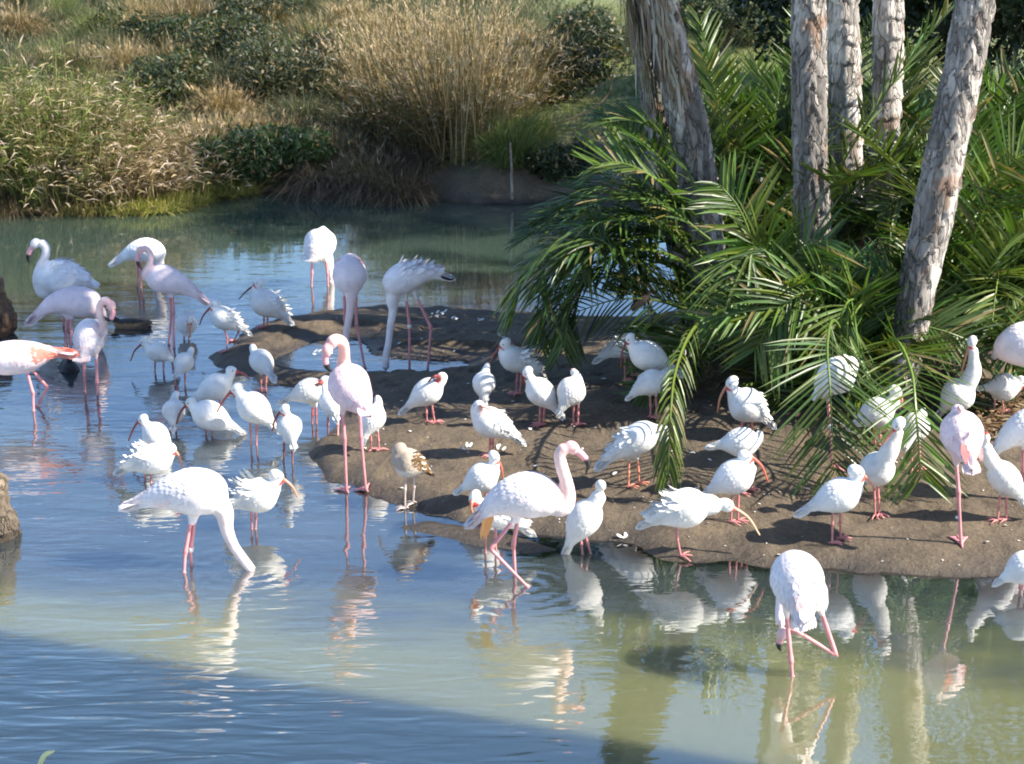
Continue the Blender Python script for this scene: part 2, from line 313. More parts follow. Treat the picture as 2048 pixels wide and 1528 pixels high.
def b_plume(rough, sheen, bumpy):
    def f(nt, out):
        b = N(nt, 'ShaderNodeBsdfPrincipled', i_Roughness=rough); a = N(nt, 'ShaderNodeAttribute', attribute_name='Col')
        tc = N(nt, 'ShaderNodeTexCoord'); no = N(nt, 'ShaderNodeTexNoise', i_Scale=70.0 if bumpy else 120.0, i_Detail=4.0)
        lo = N(nt, 'ShaderNodeTexNoise', i_Scale=9.0, i_Detail=3.0); nt.links.new(tc.outputs['Object'], no.inputs[0]); nt.links.new(tc.outputs['Object'], lo.inputs[0])
        mr = N(nt, 'ShaderNodeMapRange', i_1=.3, i_2=.7, i_3=.84, i_4=1.06); nt.links.new(lo.outputs[0], mr.inputs[0])
        sc = N(nt, 'ShaderNodeVectorMath', operation='SCALE'); nt.links.new(a.outputs['Color'], sc.inputs[0]); nt.links.new(mr.outputs[0], sc.inputs['Scale'])
        nt.links.new(sc.outputs[0], b.inputs['Base Color'])
        bp = N(nt, 'ShaderNodeBump', i_Strength=.5 if bumpy else .3, i_Distance=.006); nt.links.new(no.outputs[0], bp.inputs['Height']); nt.links.new(bp.outputs[0], b.inputs['Normal'])
        if sheen: b.inputs['Sheen Weight'].default_value = .15; b.inputs['Subsurface Weight'].default_value = .0
        b.inputs['Specular IOR Level'].default_value = .2 if bumpy else .5
        nt.links.new(b.outputs[0], out.inputs[0])
    return f
M_PLUME = mat('plumage', b_plume(.85, True, True)); M_SKIN = mat('leg_and_bill_skin', b_plume(.42, False, False))
M_BAND = mat('leg_band_plastic', b_plume(.35, False, False))

WHITE_I = (.80, .79, .77); PINK_LEG = (.60, .23, .22); RED_FACE = (.48, .07, .06); BILL_I = (.70, .31, .21)
def feather(p0, p1, p2, n0, n2, w, cup=.12):
    """small curved blade from p0 over p1 to p2; n* = outward normals"""
    V = []; F = []; ks = (.55, 1.0, .85, .0); ts = (0, .4, .78, 1.0)
    for k, t in zip(ks, ts):
        c = (1 - t) ** 2 * p0 + 2 * t * (1 - t) * p1 + t * t * p2; n = n0 * (1 - t) + n2 * t
        d = (p2 - p0); s = np.cross(d, n); s /= np.linalg.norm(s) + 1e-9
        if k == 0: V.append(c.tolist()); continue
        V += [(c - s * w * k * .5 - n * w * cup * k * .25).tolist(), c.tolist(), (c + s * w * k * .5 - n * w * cup * k * .25).tolist()]
    for r in range(2):
        a = r * 3; F += [(a, a + 1, a + 4, a + 3), (a + 1, a + 2, a + 5, a + 4)]
    F += [(6, 7, 9), (7, 8, 9)]
    return V, F

BIRDS = []
def bird(kind, body, neck, head, bill, legs, label, water=None, fluff=0.0, tint=0.0, y=None, dy=0.0, **kw):
    """body: (tail_uv[,dy]), (chest_uv[,dy]), r  or a list of nodes (u,v,r[,dy]); all in pixels of the photograph, dy in metres away.
    legs: list of polylines [(u,v[,dy])...], the last point stands on the ground; neck: nodes (u,v,r[,dy]); head: (u,v,r[,dy])."""
    BIRDS.append(dict(kind=kind, body=body, neck=neck, head=head, bill=bill, legs=legs, label=label, water=water, fluff=fluff, tint=tint, y=y, dy=dy, **kw))

def prep(b):
    fl = b['kind'] == 'F'
    feet = [ground(l[-1][0], l[-1][1]) for l in b['legs'] if not (len(l[-1]) > 2 and l[-1][2] == 'up')]
    Y0 = b['y'] if b['y'] is not None else sum(f.y for f in feet) / len(feet)
    Y0 += b['dy']; b['Y0'] = Y0; b['feet'] = feet
    def P(u, v, d=0.0): return np.array(on_y(u, v, Y0 + d))
    def R(r, v, d=0.0): return r * px_m(Y0 + d, v)
    b['P'] = P; b['R'] = R
    bd = b['body']
    if len(bd) == 3 and not isinstance(bd[2], (tuple, list)):
        t, c, r = bd; td = t[2] if len(t) > 2 else 0.0; cd_ = c[2] if len(c) > 2 else 0.0
        L = math.hypot(c[0] - t[0], c[1] - t[1]); nodes = []
        # the back arches above the line from tail to breast
        sx = 1 if c[0] >= t[0] else -1; ux, uy = (c[0] - t[0]) / (L + 1e-6), (c[1] - t[1]) / (L + 1e-6); nx_, ny_ = (uy, -ux) if -ux * 1 < 0 else (-uy, ux)
        if ny_ > 0: nx_, ny_ = -nx_, -ny_
        for k, rr, ar in ((0, .10, 0), (.14, .26, .02), (.30, .55, .05), (.47, .86, .07), (.64, 1.0, .06), (.80, .95, .03), (.93, .72, 0)):
            nodes.append((t[0] + (c[0] - t[0]) * k + nx_ * ar * r, t[1] + (c[1] - t[1]) * k + ny_ * ar * r, r * rr, td + (cd_ - td) * k))
    else: nodes = [tuple(n) + ((0.0,) if len(n) == 3 else ()) for n in bd]
    b['nodes'] = nodes
    pts = np.array([P(n[0], n[1], n[3]) for n in nodes]); rad = np.array([R(n[2], n[1], n[3]) for n in nodes])
    PR = catmull(np.hstack([pts, rad[:, None]]), 22); V, F = tube(PR[:, :3], PR[:, 3], 18)
    b['axis'] = PR
    mb = MB(); mb.add((V, F))
    cd0 = nodes[-1][3]
    if b['neck']:
        nk = [tuple(n) + ((cd0,) if len(n) == 3 else ()) for n in b['neck']]
        npts = np.array([list(P(n[0], n[1], n[3])) + [R(n[2], n[1], n[3])] for n in nk]); start = PR[-4]
        allp = np.vstack([[*start[:3], max(start[3] * .62, npts[0][3])], npts]); C = catmull(allp, 26); C[:, 3] = np.maximum(C[:, 3], npts[:, 3].min() * .9)
        mb.add(tube(C[:, :3], C[:, 3], 14)); b['neckpath'] = C; hd = nk[-1][3]
    else: hd = cd0; b['neckpath'] = None
    if b['head']:
        h = b['head']; hd = h[3] if len(h) > 3 else hd; hc = P(h[0], h[1], hd); hr = R(h[2], h[1], hd); b['hc'] = hc; b['hr'] = hr; b['hd'] = hd
        if b['bill']:
            q = b['bill'][0]; q2 = b['bill'][min(1, len(b['bill']) - 1)]; f = P(q2[0], q2[1], q2[2] if len(q2) > 2 else hd) - hc
        elif b['neckpath'] is not None: f = hc - b['neckpath'][-6][:3]
        else: f = np.array([0, -1., 0])
        f = f / (np.linalg.norm(f) + 1e-9); up = np.array([0, 0, 1.]); up = up - f * f.dot(up)
        if np.linalg.norm(up) < .2: up = np.array([0, -1., 0]) - f * f.dot(np.array([0, -1., 0]))
        up /= np.linalg.norm(up); sd = np.cross(f, up); b['hf'] = f; b['hu'] = up; b['hs'] = sd
        mb.add(sphere(hc, hr, 14, 9, [sd * hr * .86, up * hr * .95, f * hr * 1.22]))
        mb.add(tube([hc + f * hr * .3, hc + f * hr * 1.35], [hr * .6, hr * .32], 10))
    else: b['hd'] = hd
    # thighs
    ls = .011 if fl else .0075; b['legr'] = ls
    b['legs3'] = []
    ax = PR[:, :3]; fdir = ax[-3] - ax[3]; fdir[2] = 0; fdir /= np.linalg.norm(fdir) + 1e-9; b['fdir'] = fdir
    for i, l in enumerate(b['legs']):
        up_ = len(l[-1]) > 2 and l[-1][2] == 'up'
        foot = None if up_ else np.array(ground(l[-1][0], l[-1][1])); n = len(l); pts = []
        for k, q in enumerate(l):
            d = q[2] if len(q) > 2 and q[2] != 'up' else 0.0
            if k == n - 1 and not up_: pts.append(foot)
            elif k == n - 2 and not up_ and n > 2: pts.append(.5 * P(q[0], q[1], d) + .5 * np.array(on_y(q[0], q[1], foot[1])))
            else: pts.append(P(q[0], q[1], d))
        hip = pts[0]; near_ = ax[np.argmin(np.linalg.norm(ax - hip, axis=1))]; top = hip * .45 + near_ * .55
        rr = R(b['nodes'][len(b['nodes']) // 2][2], hip[1]) if False else (.040 if fl else .026)
        mb.add(tube([top, top * .4 + hip * .6, hip, hip * .75 + pts[1] * .25], [rr, rr * .9, rr * .5, ls * .9], 10))
        b['legs3'].append((pts, up_))
    o = mesh_obj('tmp', mb.V, mb.F, None, None, None)
    rm = o.modifiers.new('r', 'REMESH'); rm.mode = 'VOXEL'; rm.voxel_size = .0095 if fl else .0075
    sm = o.modifiers.new('s', 'SMOOTH'); sm.factor = .5; sm.iterations = 4
    b['tmp'] = o

def finish(b):
    fl = b['kind'] == 'F'; juv = b['kind'] == 'J'; dg = b['dg']
    me = bpy.data.meshes.new_from_object(b['tmp'].evaluated_get(dg)); n = len(me.vertices)
    co = np.empty(n * 3, np.float32); me.vertices.foreach_get('co', co); co = co.reshape(-1, 3).astype(float)
    F = [tuple(p.vertices) for p in me.polygons]
    tree = BVHTree.FromPolygons([Vector(v) for v in co], F)
    t = b['tint']
    base = np.array((.86, .84 - .20 * t, .83 - .17 * t)) if fl else np.array(b.get('base', WHITE_I))
    q_ = ((len(b['label']) * 37 + int(abs(b['nodes'][0][0])) * 13) % 17) / 17.0; base = base * (1 - .06 * q_) * np.array((1, 1 - .015 * q_, 1 - (.0 if fl else .06) * q_))
    C = np.tile(base, (n, 1)); ax = b['axis']; fu = b['fdir']
    d = np.linalg.norm(co[:, None, :] - ax[None, :, :3], axis=2); ti = d.argmin(1) / (len(ax) - 1.0)
    nz = vnoise(co[:, 0] * 1.0, co[:, 1] * 1.0 + co[:, 2] * 1.7, .06)
    if fl:
        k = smoothstep(.45, .1, ti)[:, None] * (.35 + .4 * t); C = C * (1 - k) + np.array((.85, .45, .42)) * k
        if b['neckpath'] is not None:
            dn = np.linalg.norm(co[:, None, :] - b['neckpath'][None, 6:, :3], axis=2).min(1); k = (smoothstep(.09, .04, dn) * b.get('npink', .35))[:, None]
            C = C * (1 - k) + np.array((.86, .50, .42)) * k
        if b['head']:
            k = smoothstep(b['hr'] * 2.4, b['hr'] * 1.2, np.linalg.norm(co - b['hc'], axis=1))[:, None] * b.get('npink', .35); C = C * (1 - k) + np.array((.85, .42, .42)) * k
            k = smoothstep(.6, .95, (co - b['hc']) @ b['hf'] / b['hr'])[:, None] * (np.linalg.norm(co - b['hc'], axis=1) < b['hr'] * 2.2)[:, None]
            C = C * (1 - k) + np.array((.80, .38, .42)) * k
    if juv:
        k = smoothstep(.95, .8, ti)[:, None]; low = smoothstep(.0, .03, (ax[12][2] - co[:, 2]))[:, None]
        C = np.tile(np.array((.45, .36, .28)), (n, 1)) * (1 - low) + np.array((.72, .66, .58)) * low
    if not fl and b['head']:
        rel = co - b['hc']; k = smoothstep(.80, 1.0, rel @ b['hf'] / b['hr'])[:, None] * (np.linalg.norm(rel, axis=1) < b['hr'] * 1.5)[:, None] * (0 if juv else 1)
        C = C * (1 - k) + np.array(b.get('face', RED_FACE)) * k
    # slight staining of the belly
    C *= (1 - .10 * smoothstep(.15, .4, nz))[:, None]
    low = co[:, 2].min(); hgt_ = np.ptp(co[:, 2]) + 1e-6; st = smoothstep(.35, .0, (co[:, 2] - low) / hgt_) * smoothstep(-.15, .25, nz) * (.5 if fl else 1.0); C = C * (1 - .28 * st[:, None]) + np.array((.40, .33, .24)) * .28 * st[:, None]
    mb = MB(); mb.add((co.tolist(), F), C, 0)
    leg = np.array(b.get('legc', (.74, .30, .31) if fl else PINK_LEG)); lr = b['legr']; feet = []
    for pts, up_ in b['legs3']:
        P = [pts[0] * .3 + pts[1] * .7 if False else pts[0]] + list(pts[1:]); fw = P[-1]
        if b['water'] and not up_: P = P[:-1] + [fw, fw + np.array((0, 0, -.16)) + (fw - P[-2]) / (np.linalg.norm(fw - P[-2]) + 1e-9) * .06]
        pp = []; rr = []
        for k in range(len(P) - 1):
            for s in (0, .07, .2, .5, .8, .93):
                pp.append(P[k] * (1 - s) + P[k + 1] * s); kn = (k > 0 and s == 0)
                rr.append(lr * (1.0 if k == 0 else .82) * (1.65 if kn else (1.25 if (k > 0 and s < .1) or (s > .9 and k < len(P) - 2 and not (b['water'] and k == len(P) - 3)) else 1)))
        pp.append(P[-1]); rr.append(lr * .8)
        cc = np.repeat([leg * (.72 if (i % 6 == 0 and i > 0) else (.88 + .18 * ((i * 7 + int(P[0][0] * 50)) % 5) / 4)) * (1 - .35 * smoothstep(.10, .0, q_[2])) + np.array((.05, .04, .03)) * smoothstep(.10, .0, q_[2]) for i, q_ in enumerate(pp)], 8, axis=0); cc = np.vstack([cc, [leg], [leg]])
        mb.add(tube(pp, rr, 8), cc, 1)
        if not b['water'] or up_:
            f = b['fdir']; s = np.array((-f[1], f[0], 0)); tl = .085 if fl else .062
            if up_: base_p = P[-1]; vec = (P[-1] - P[-2]); vec /= np.linalg.norm(vec); dirs = [(vec * .9 + np.array((0, 0, -.3))) * tl * .8, (vec * .8 + s * .3) * tl * .8]
            else: base_p = P[-1] + np.array((0, 0, .008)); dirs = [f * tl, (f * .8 + s * .62) * tl, (f * .8 - s * .62) * tl, -f * tl * .35]
            tips = []
            for dv in dirs:
                tip = base_p + dv
                if not up_: tip[2] = max(hz(tip[0], tip[1]), 0) + .006
                tips.append(tip); mid = (base_p + tip) / 2 + np.array((0, 0, .006)); mb.add(tube([base_p, mid, tip], [lr * .85, lr * .62, lr * .35], 6), leg, 1)
            if fl and not up_:
                o = len(mb.V); mb.V += [base_p.tolist(), tips[1].tolist(), ((tips[0] * .85 + base_p * .15)).tolist(), tips[2].tolist()]
                mb.F += [(o, o + 1, o + 2), (o, o + 2, o + 3)]; mb.C += [tuple(leg * .9)] * 4; mb.M += [1, 1]
        feet.append(fw)
    if b['bill'] and b['head']:
        hd = b['hd']; bp = np.array([b['P'](q[0], q[1], q[2] if len(q) > 2 else hd) for q in b['bill']])
        if fl:
            Cc = catmull(np.vstack([b['hc'] + b['hf'] * b['hr'] * .5, bp]), 14); k = np.linspace(0, 1, 14); r0 = b['hr'] * .62
            rad = r0 * np.interp(k, [0, .3, .55, .8, 1], [.9, .85, .8, .5, .14])
            cs = [np.array((.78, .36, .40)) if q < .52 else np.array((.02, .018, .02)) for q in k]
        else:
            Cc = catmull(np.vstack([b['hc'] + b['hf'] * b['hr'] * .7, bp]), 14); k = np.linspace(0, 1, 14); r0 = min(max(b['hr'] * .42, .0095), .014)
            rad = r0 * np.interp(k, [0, .3, 1], [1, .72, .34]); bc = np.array(b.get('billc', BILL_I)); tipc = np.array(b.get('tipc', bc * np.array((.85, .75, .6))))
            cs = [bc * (1 - q) + tipc * q for q in k]
        cc = np.repeat(cs, 10, axis=0); cc = np.vstack([cc, [cs[0]], [cs[-1]]]); mb.add(tube(Cc[:, :3], rad, 10), cc, 1)
    if b['head'] and not b.get('noeye'):
        er = .0045 if not fl else .0055
        for sg in (-1, 1):
            q = b['hc'] + b['hs'] * sg * b['hr'] * .80 + b['hf'] * b['hr'] * .35 + b['hu'] * b['hr'] * .25
            mb.add(sphere(q, er, 8, 6), (.02, .015, .012) if not fl else (.75, .65, .3), 1)
            if fl: mb.add(sphere(q + b['hs'] * sg * .003, er * .55, 6, 5), (.01, .01, .01), 1)
    org = np.mean(feet, axis=0); name = {'F': 'flamingo', 'I': 'white_ibis', 'J': 'young_ibis'}[b['kind']]
    root = mb.obj(name, [M_PLUME, M_SKIN], None, org)
    tag(root, b['label'], 'flamingo' if fl else 'ibis', 'flamingos wading about the muddy islet' if fl else 'ibises around the muddy islet')
    # ---- wing and tail feathers laid over the body
    fx = b['fluff']; L = np.linalg.norm(ax[-1][:3] - ax[0][:3]); Rm = ax[:, 3].max(); rnd = random.Random(hash(b['label']) & 0xffff if False else len(b['label']) * 31 + int(b['nodes'][0][0]))
    rows = 11 if fl else 10; wings = {1: MB(), -1: MB()}
    for r in range(rows):
        tt = .74 - .60 * r / (rows - 1); i = tt * (len(ax) - 1); i0 = int(i); c = ax[i0][:3] * (1 - (i - i0)) + ax[i0 + 1][:3] * (i - i0)
        a = ax[min(i0 + 3, len(ax) - 1)][:3] - ax[max(i0 - 3, 0)][:3]; a /= np.linalg.norm(a) + 1e-9
        up = np.array((0, 0, 1.)); up = up - a * a.dot(up)
        if np.linalg.norm(up) < .25: up = -b['fdir'] - a * a.dot(-b['fdir'])
        up /= np.linalg.norm(up); sd = np.cross(a, up); nth = 16 if fl else 14
        for k in range(nth):
            th = radians(-112 + 224 * (k + .5 * (r % 2)) / (nth - .5) + rnd.uniform(-4, 4)); o = up * cos(th) + sd * sin(th)
            hit, nn, _, dist = tree.ray_cast(Vector(c + o * .7), Vector(-o), 1.4)
            if hit is None: continue
            p0 = np.array(hit); nn = np.array(nn)
            if np.linalg.norm(p0 - c) > Rm * 1.5: continue
            big = smoothstep(.45, .1, tt); fl_len = (.068 + .055 * float(big)) * (L / .42 if fl else L / .36) * rnd.uniform(.85, 1.15); fw_ = fl_len * .46
            dirv = -a + sd * sin(th) * .10 - up * .05
            dirv = dirv - nn * dirv.dot(nn) * .8; dirv /= np.linalg.norm(dirv) + 1e-9
            m_ = p0 + dirv * fl_len * .5; e_ = p0 + dirv * fl_len; res = []
            for q, lf in ((m_, .0015), (e_, .0022)):
                h2, n2, _, dd = tree.find_nearest(Vector(q))
                if dd is not None and dd < fl_len * .4: res.append((np.array(h2) + np.array(n2) * lf, np.array(n2)))
                else: res.append((q + nn * lf, nn))
            lift = 0.0
            if fx and abs(th) < radians(70) and .25 < tt < .7: lift = fx * rnd.uniform(.15, 1.0) * (.05 if not fl else .06)
            lift += rnd.uniform(0, .0008)
            p1 = res[0][0] + nn * lift * .35; p2 = res[1][0] + nn * lift + (np.array((0, 0, 1.)) * lift * .5)
            sh = rnd.uniform(.965, 1.0); colr = base * sh
            if fl:
                pk = b.get('pink', .25); side = abs(th) > radians(35)
                if side and tt < .52 and pk > .15 and rnd.random() < pk * 1.6: colr = np.array((.85, .30, .22)) * .9
                elif rnd.random() < pk * .5: colr = base * .7 + np.array((.85, .45, .42)) * .3
                if b.get('black') and tt < .22 and abs(th) < radians(60): colr = np.array((.03, .03, .035))
            if juv:
                colr = np.array((.17, .095, .04)) * rnd.uniform(.7, 1.4) if abs(th) < radians(88) and tt < .68 else np.array((.55, .46, .36))
                if rnd.random() < .16: colr = np.array((.62, .55, .46))
            wings[1 if th >= 0 else -1].add(feather(p0 - nn * .003 - dirv * fl_len * .05, p1, p2, nn, res[1][1], fw_), colr)
    for sg in (1, -1):
        if len(wings[sg].V) > 200: w = mesh_obj('wing', np.array(wings[sg].V) - org, wings[sg].F, M_PLUME, root, None, True, wings[sg].C)
    tb = MB(); a = ax[0][:3] - ax[4][:3]; a /= np.linalg.norm(a); up = np.array((0, 0, 1.)) - a * a[2]
    up = up / np.linalg.norm(up) if np.linalg.norm(up) > .25 else b['fdir']; sd = np.cross(a, up)
    for k in range(0 if b.get('notail') else 9):
        s = (k - 4) / 4; dirv = a + sd * s * .22 + up * (.04 - .06 * abs(s)); ln = (.10 if fl else .085) * L / .4 * (1.05 - .15 * abs(s))
        p0 = ax[2][:3] + sd * s * ax[3][3] * .8 + up * ax[2][3] * .3; colr = base * rnd.uniform(.92, 1)
        if fl: colr = colr * .6 + np.array((.85, .45, .42)) * .4 if rnd.random() < .3 + .5 * b.get('pink', .25) else colr
        if b.get('black') and k in (3, 4, 5): colr = np.array((.03, .03, .035))
        if juv: colr = np.array((.25, .16, .08))
        tb.add(feather(p0, p0 + dirv * ln * .5 + up * .006, p0 + dirv * ln, up, up, ln * .34), colr)
    for e in b.get('plumes', []):        # long hanging or raised plumes: ((u,v),(u,v),(u,v), width_px, colour)
        q0, q1, q2 = [b['P'](q[0], q[1], q[2] if len(q) > 2 else -.02) for q in e[:3]]; wdt = b['R'](e[3], 1)
        for s in (-.6, -.2, .2, .6):
            off = np.array((s * wdt, s * .02, abs(s) * -.01)); nrm = np.array((0, -1., .3))
            tb.add(feather(q0 + off * .5, q1 + off * 1.2, q2 + off * .5 + (q2 - q1) * rnd.uniform(-.25, .1), nrm, nrm, wdt * .5), np.array(e[4]) * rnd.uniform(.85, 1.1))
    if tb.V: mesh_obj('tail_feathers', np.array(tb.V) - org, tb.F, M_PLUME, root, None, True, tb.C)
    for (u, v, lgi, colr) in b.get('bands', []):
        pts = b['legs3'][lgi][0]; best = None
        for k in range(len(pts) - 1):
            for s in np.linspace(0, 1, 40):
                q = pts[k] * (1 - s) + pts[k + 1] * s; r_ = Vector(q) - CC; vv = 764 - F_PX * r_.dot(UP) / r_.dot(FW)
                if best is None or abs(vv - v) < best[0]: best = (abs(vv - v), q, pts[k + 1] - pts[k])
        dv = best[2] / np.linalg.norm(best[2]); m2 = MB(); m2.add(tube([best[1] - dv * .012, best[1] + dv * .012], [lr * 1.45, lr * 1.45], 12), colr)
        o = mesh_obj('leg_band', np.array(m2.V) - org, m2.F, M_BAND, root, None, True, m2.C); o['label'] = 'white plastic ring round the leg'
    tm = b['tmp'].data; bpy.data.objects.remove(b['tmp']); bpy.data.meshes.remove(tm); bpy.data.meshes.remove(me)
    return root
# ------------------------------------------------------------------ the flock (pixels of the 2048 x 1528 photograph)
bird('F', [(184,568,5),(168,560,18),(140,555,33),(118,556,38),(102,560,34),(92,568,26)],
     [(90,585,14),(78,577,10),(74,556,9.5),(81,532,9),(91,512,8.5),(91,494,8.5),(82,485,9)], (70,487,10),
     [(63,497),(57,508),(56,518),(60,529)], [[(125,590),(127,620),(127,652)],[(134,590),(136,622),(136,655)]],
     'white flamingo at far left holding its neck in a tall S, black bill down', water=1, fluff=.4, npink=.1, pink=.1)
bird('F', [(67,636,4),(82,624,10),(105,609,19),(135,602,27),(160,603,31),(180,607,29),(192,612,22)],
     [(200,628,13),(203,650,9),(200,680,8)], (198,692,9), [], [[(134,634),(133,660),(131,692)],[(143,634),(142,662),(141,696)]],
     'pale lilac flamingo with pointed tail to the left, standing behind the small black duck', water=1, tint=.7, pink=.06, npink=.3, noeye=1)
bird('F', [(166,716,8,-.10),(170,703,20,-.06),(176,685,31,0),(181,668,32,.05),(186,655,26,.10),(192,648,16,.12)],
     [(206,668,9,.02),(206,648,8,-.02),(200,630,7.5,-.04),(199,613,7.5,-.05),(206,602,8,-.06),(216,602,9,-.06)], (223,612,10,-.06),
     [(226,625),(222,638),(214,639),(209,633)], [[(168,712),(169,752),(170,784)],[(192,706),(194,768),(195,790)]],
     'flamingo seen from behind with neck looped over to the right and pink bill tucked under', water=1, tint=.35, pink=.08, npink=.55)
bird('F', [(227,526,4),(245,515,9),(268,503,18),(290,499,24),(308,504,23),(317,516,18)],
     [(318,532,11),(316,550,9),(312,566,8)], (310,574,8), [], [[(273,520),(276,545),(274,574)],[(281,520),(283,546),(282,576)]],
     'white flamingo bent forward, tail pointing left, half hidden by the curled-neck flamingo', water=1, npink=.2, pink=.1, noeye=1)
bird('F', [(404,596,4),(392,588,9),(372,575,17),(348,564,25),(326,557,29),(309,554,25),(299,552,17)],
     [(292,553,9),(291,543,7),(299,530,6.5),(302,516,6.5),(297,502,6.5),(287,496,7)], (280,501,8),
     [(276,512),(275,522),(278,531),(284,539)], [[(339,588),(343,622),(338,690)],[(345,588),(347,626),(348,696)]],
     'pinkish flamingo with its grey neck curled in a tight loop in front of its breast', water=1, tint=.6, pink=.08, npink=.5)
bird('F', [(622,518,12,-.10),(628,508,22,-.06),(636,494,31,0),(642,482,32,.05),(645,470,25,.1),(646,462,15,.12)],
     [(655,520,12,.18),(660,540,8,.18),(662,556,7,.18)], (663,566,8,.18), [], [[(624,520),(624,548),(623,572)],[(652,520),(655,548),(656,572)]],
     'round white flamingo farthest out in green water, from behind on straight pink legs', water=1, npink=.1, pink=.0, noeye=1)
bird('F', [(700,512,8,.16),(700,526,24,.1),(699,545,34,0),(700,562,33,-.05),(702,580,22,-.08)],
     [(702,600,10,-.1),(699,630,8,-.1),(693,665,7,-.1),(690,700,7,-.1)], (689,722,9,-.1), [], [[(688,582),(690,640),(692,728)],[(712,582),(713,651),(730,737)]],
     'flamingo facing us head-down in the puddle with a grey breast and pink wing patch', water=1, notail=1, tint=.5, pink=.55, npink=.25, noeye=1)
bird('F', [(889,553,4),(876,550,9),(856,547,17),(832,550,26),(808,556,32),(792,566,29),(784,578,23)],
     [(785,598,14),(786,622,9),(781,650,7.5),(777,685,7),(772,712,7.5),(771,735,8.5)], (772,752,8), [], [[(812,592),(819,650),(819,742)],[(830,588),(862,655),(855,744)]],
     'grey-white flamingo with ruffled back dipping its long straight neck into the puddle', water=1, tint=.15, pink=.03, npink=.05, fluff=.8, black=1,
     bands=[(820,652,0,(.8,.8,.78))], noeye=1)
bird('F', [(127,706,3),(110,704,9),(88,707,20),(58,712,31),(28,715,35),(0,718,33),(-20,722,24)],
     [(-34,742,13),(-44,775,10),(-40,800,9)], (-36,810,10), [], [[(52,736),(66,787),(67,822)],[(60,734),(95,775),(74,812)]],
     'flamingo striding out at the left edge with salmon wing tips, hind half in view', water=1, tint=.6, pink=.7, npink=.3, noeye=1)
bird('F', [(733,822,6,-.16),(726,812,20,-.12),(714,795,34,-.05),(702,778,42,0),(695,762,42,.05),(690,748,32,.1),(688,738,20,.12)],
     [(687,722,14,.08),(688,702,12,.04),(684,685,12,0),(672,679,12,-.03),(661,686,13,-.05)], (654,700,13,-.06),
     [(650,714),(652,728),(658,738),(665,742)], [[(685,820),(689,879),(693,984)],[(719,820),(722,876),(732,982)]],
     'tall pink flamingo at the water edge, neck bent back and rosy face hanging down', tint=.95, pink=.06, npink=.85,
     plumes=[((722,800,-.14),(735,812,-.16),(744,822,-.16),9,(.86,.22,.14))])
bird('F', [(267,1008,5),(288,1002,14),(318,992,27),(350,985,40),(384,983,49),(414,988,48),(435,1000,36)],
     [(447,1022,20),(453,1056,14),(465,1088,11.5),(483,1114,10.5),(503,1140,10)], (512,1158,9), [], [[(383,1034),(370,1106),(368,1145)],[(390,1034),(381,1100),(383,1132)]],
     'large white flamingo nearest on the left, head under water, pink patch on its wing', water=1, tint=.22, pink=.10, npink=.3,
     bands=[(382,1098,1,(.8,.75,.7))], noeye=1, plumes=[((345,972),(320,985),(296,992),16,(.84,.33,.30))])
bird('F', [(950,1038,4),(968,1024,13),(994,1006,29),(1030,992,43),(1062,990,48),(1088,998,42),(1104,1008,32)],
     [(1124,1012,22),(1136,992,16),(1132,962,13.5),(1123,932,13),(1120,908,12.5),(1130,895,13)], (1145,895,14),
     [(1160,906),(1171,918),(1176,932),(1171,948)], [[(1030,1036),(981,1098),(1055,1174)],[(1036,1036),(1027,1090),(1030,1152)]],
     'white flamingo walking at centre with upright curved neck, orange trailing wing, crossed legs', water=1, tint=.25, pink=.06, npink=.6,
     plumes=[((985,1015),(972,1045),(966,1080),16,(.88,.42,.16)),((975,1010),(960,1030),(947,1042),14,(.86,.55,.5))])
bird('F', [(1604,1236,8,-.14),(1602,1215,28,-.12),(1598,1188,46,-.06),(1594,1160,55,0),(1588,1138,46,.08),(1584,1122,28,.14)],
     [(1572,1185,20,.2),(1564,1220,14,.16),(1562,1245,12,.10)], (1564,1268,13,.06),
     [(1560,1280),(1558,1292),(1562,1302)], [[(1572,1220),(1582,1325),(1584,1352)],[(1640,1216),(1672,1310),(1606,1270,'up')]],
     'white flamingo nearest on the right, scratching on one leg with its dark foot lifted', water=1, tint=.3, pink=.03, npink=.15,
     plumes=[((1600,1195,-.16),(1600,1210,-.17),(1606,1240,-.16),14,(.84,.56,.56)),((1638,1150,-.1),(1650,1185,-.12),(1648,1225,-.12),16,(.84,.82,.82))])
bird('F', [(1940,930,5,-.15),(1937,912,18,-.12),(1930,890,36,-.05),(1924,868,44,0),(1920,850,38,.07),(1917,836,24,.12)],
     [(1915,826,13,.12),(1914,818,11,.06)], (1920,818,9,.0), [], [[(1912,922),(1917,985),(1922,1090)]],
     'pale pink flamingo asleep on one leg at right with its head tucked into its back', tint=.75, pink=.05, npink=.1, noeye=1,
     plumes=[((1926,888,-.16),(1930,905,-.17),(1939,934,-.17),12,(.82,.28,.26)),((1955,880,-.1),(1960,900,-.1),(1963,922,-.1),10,(.83,.40,.38))])
bird('F', [(1984,906,5),(1998,893,13),(2022,872,26),(2050,856,36),(2078,848,38),(2095,848,30)],
     [(2108,830,14),(2115,800,10),(2110,775,9)], (2104,768,10), [(2096,776),(2092,786)], [[(2047,890),(2047,945),(2048,1000)],[(2066,890),(2068,950),(2072,1004)]],
     'white flamingo half out of frame at right, tail pointing down left over the ibis', tint=.05, pink=.05, npink=.1)
bird('F', [(2004,708,14,.1),(2015,698,32,.05),(2042,690,46),(2068,690,46),(2090,696,34)],
     [(2104,680,14),(2110,650,10)], (2108,640,10), [], [[(2058,735),(2060,790),(2060,842)],[(2074,735),(2076,790),(2078,846)]],
     'shaded round flamingo body at the right edge above the ibis', tint=.3, pink=.05, npink=.1, noeye=1)
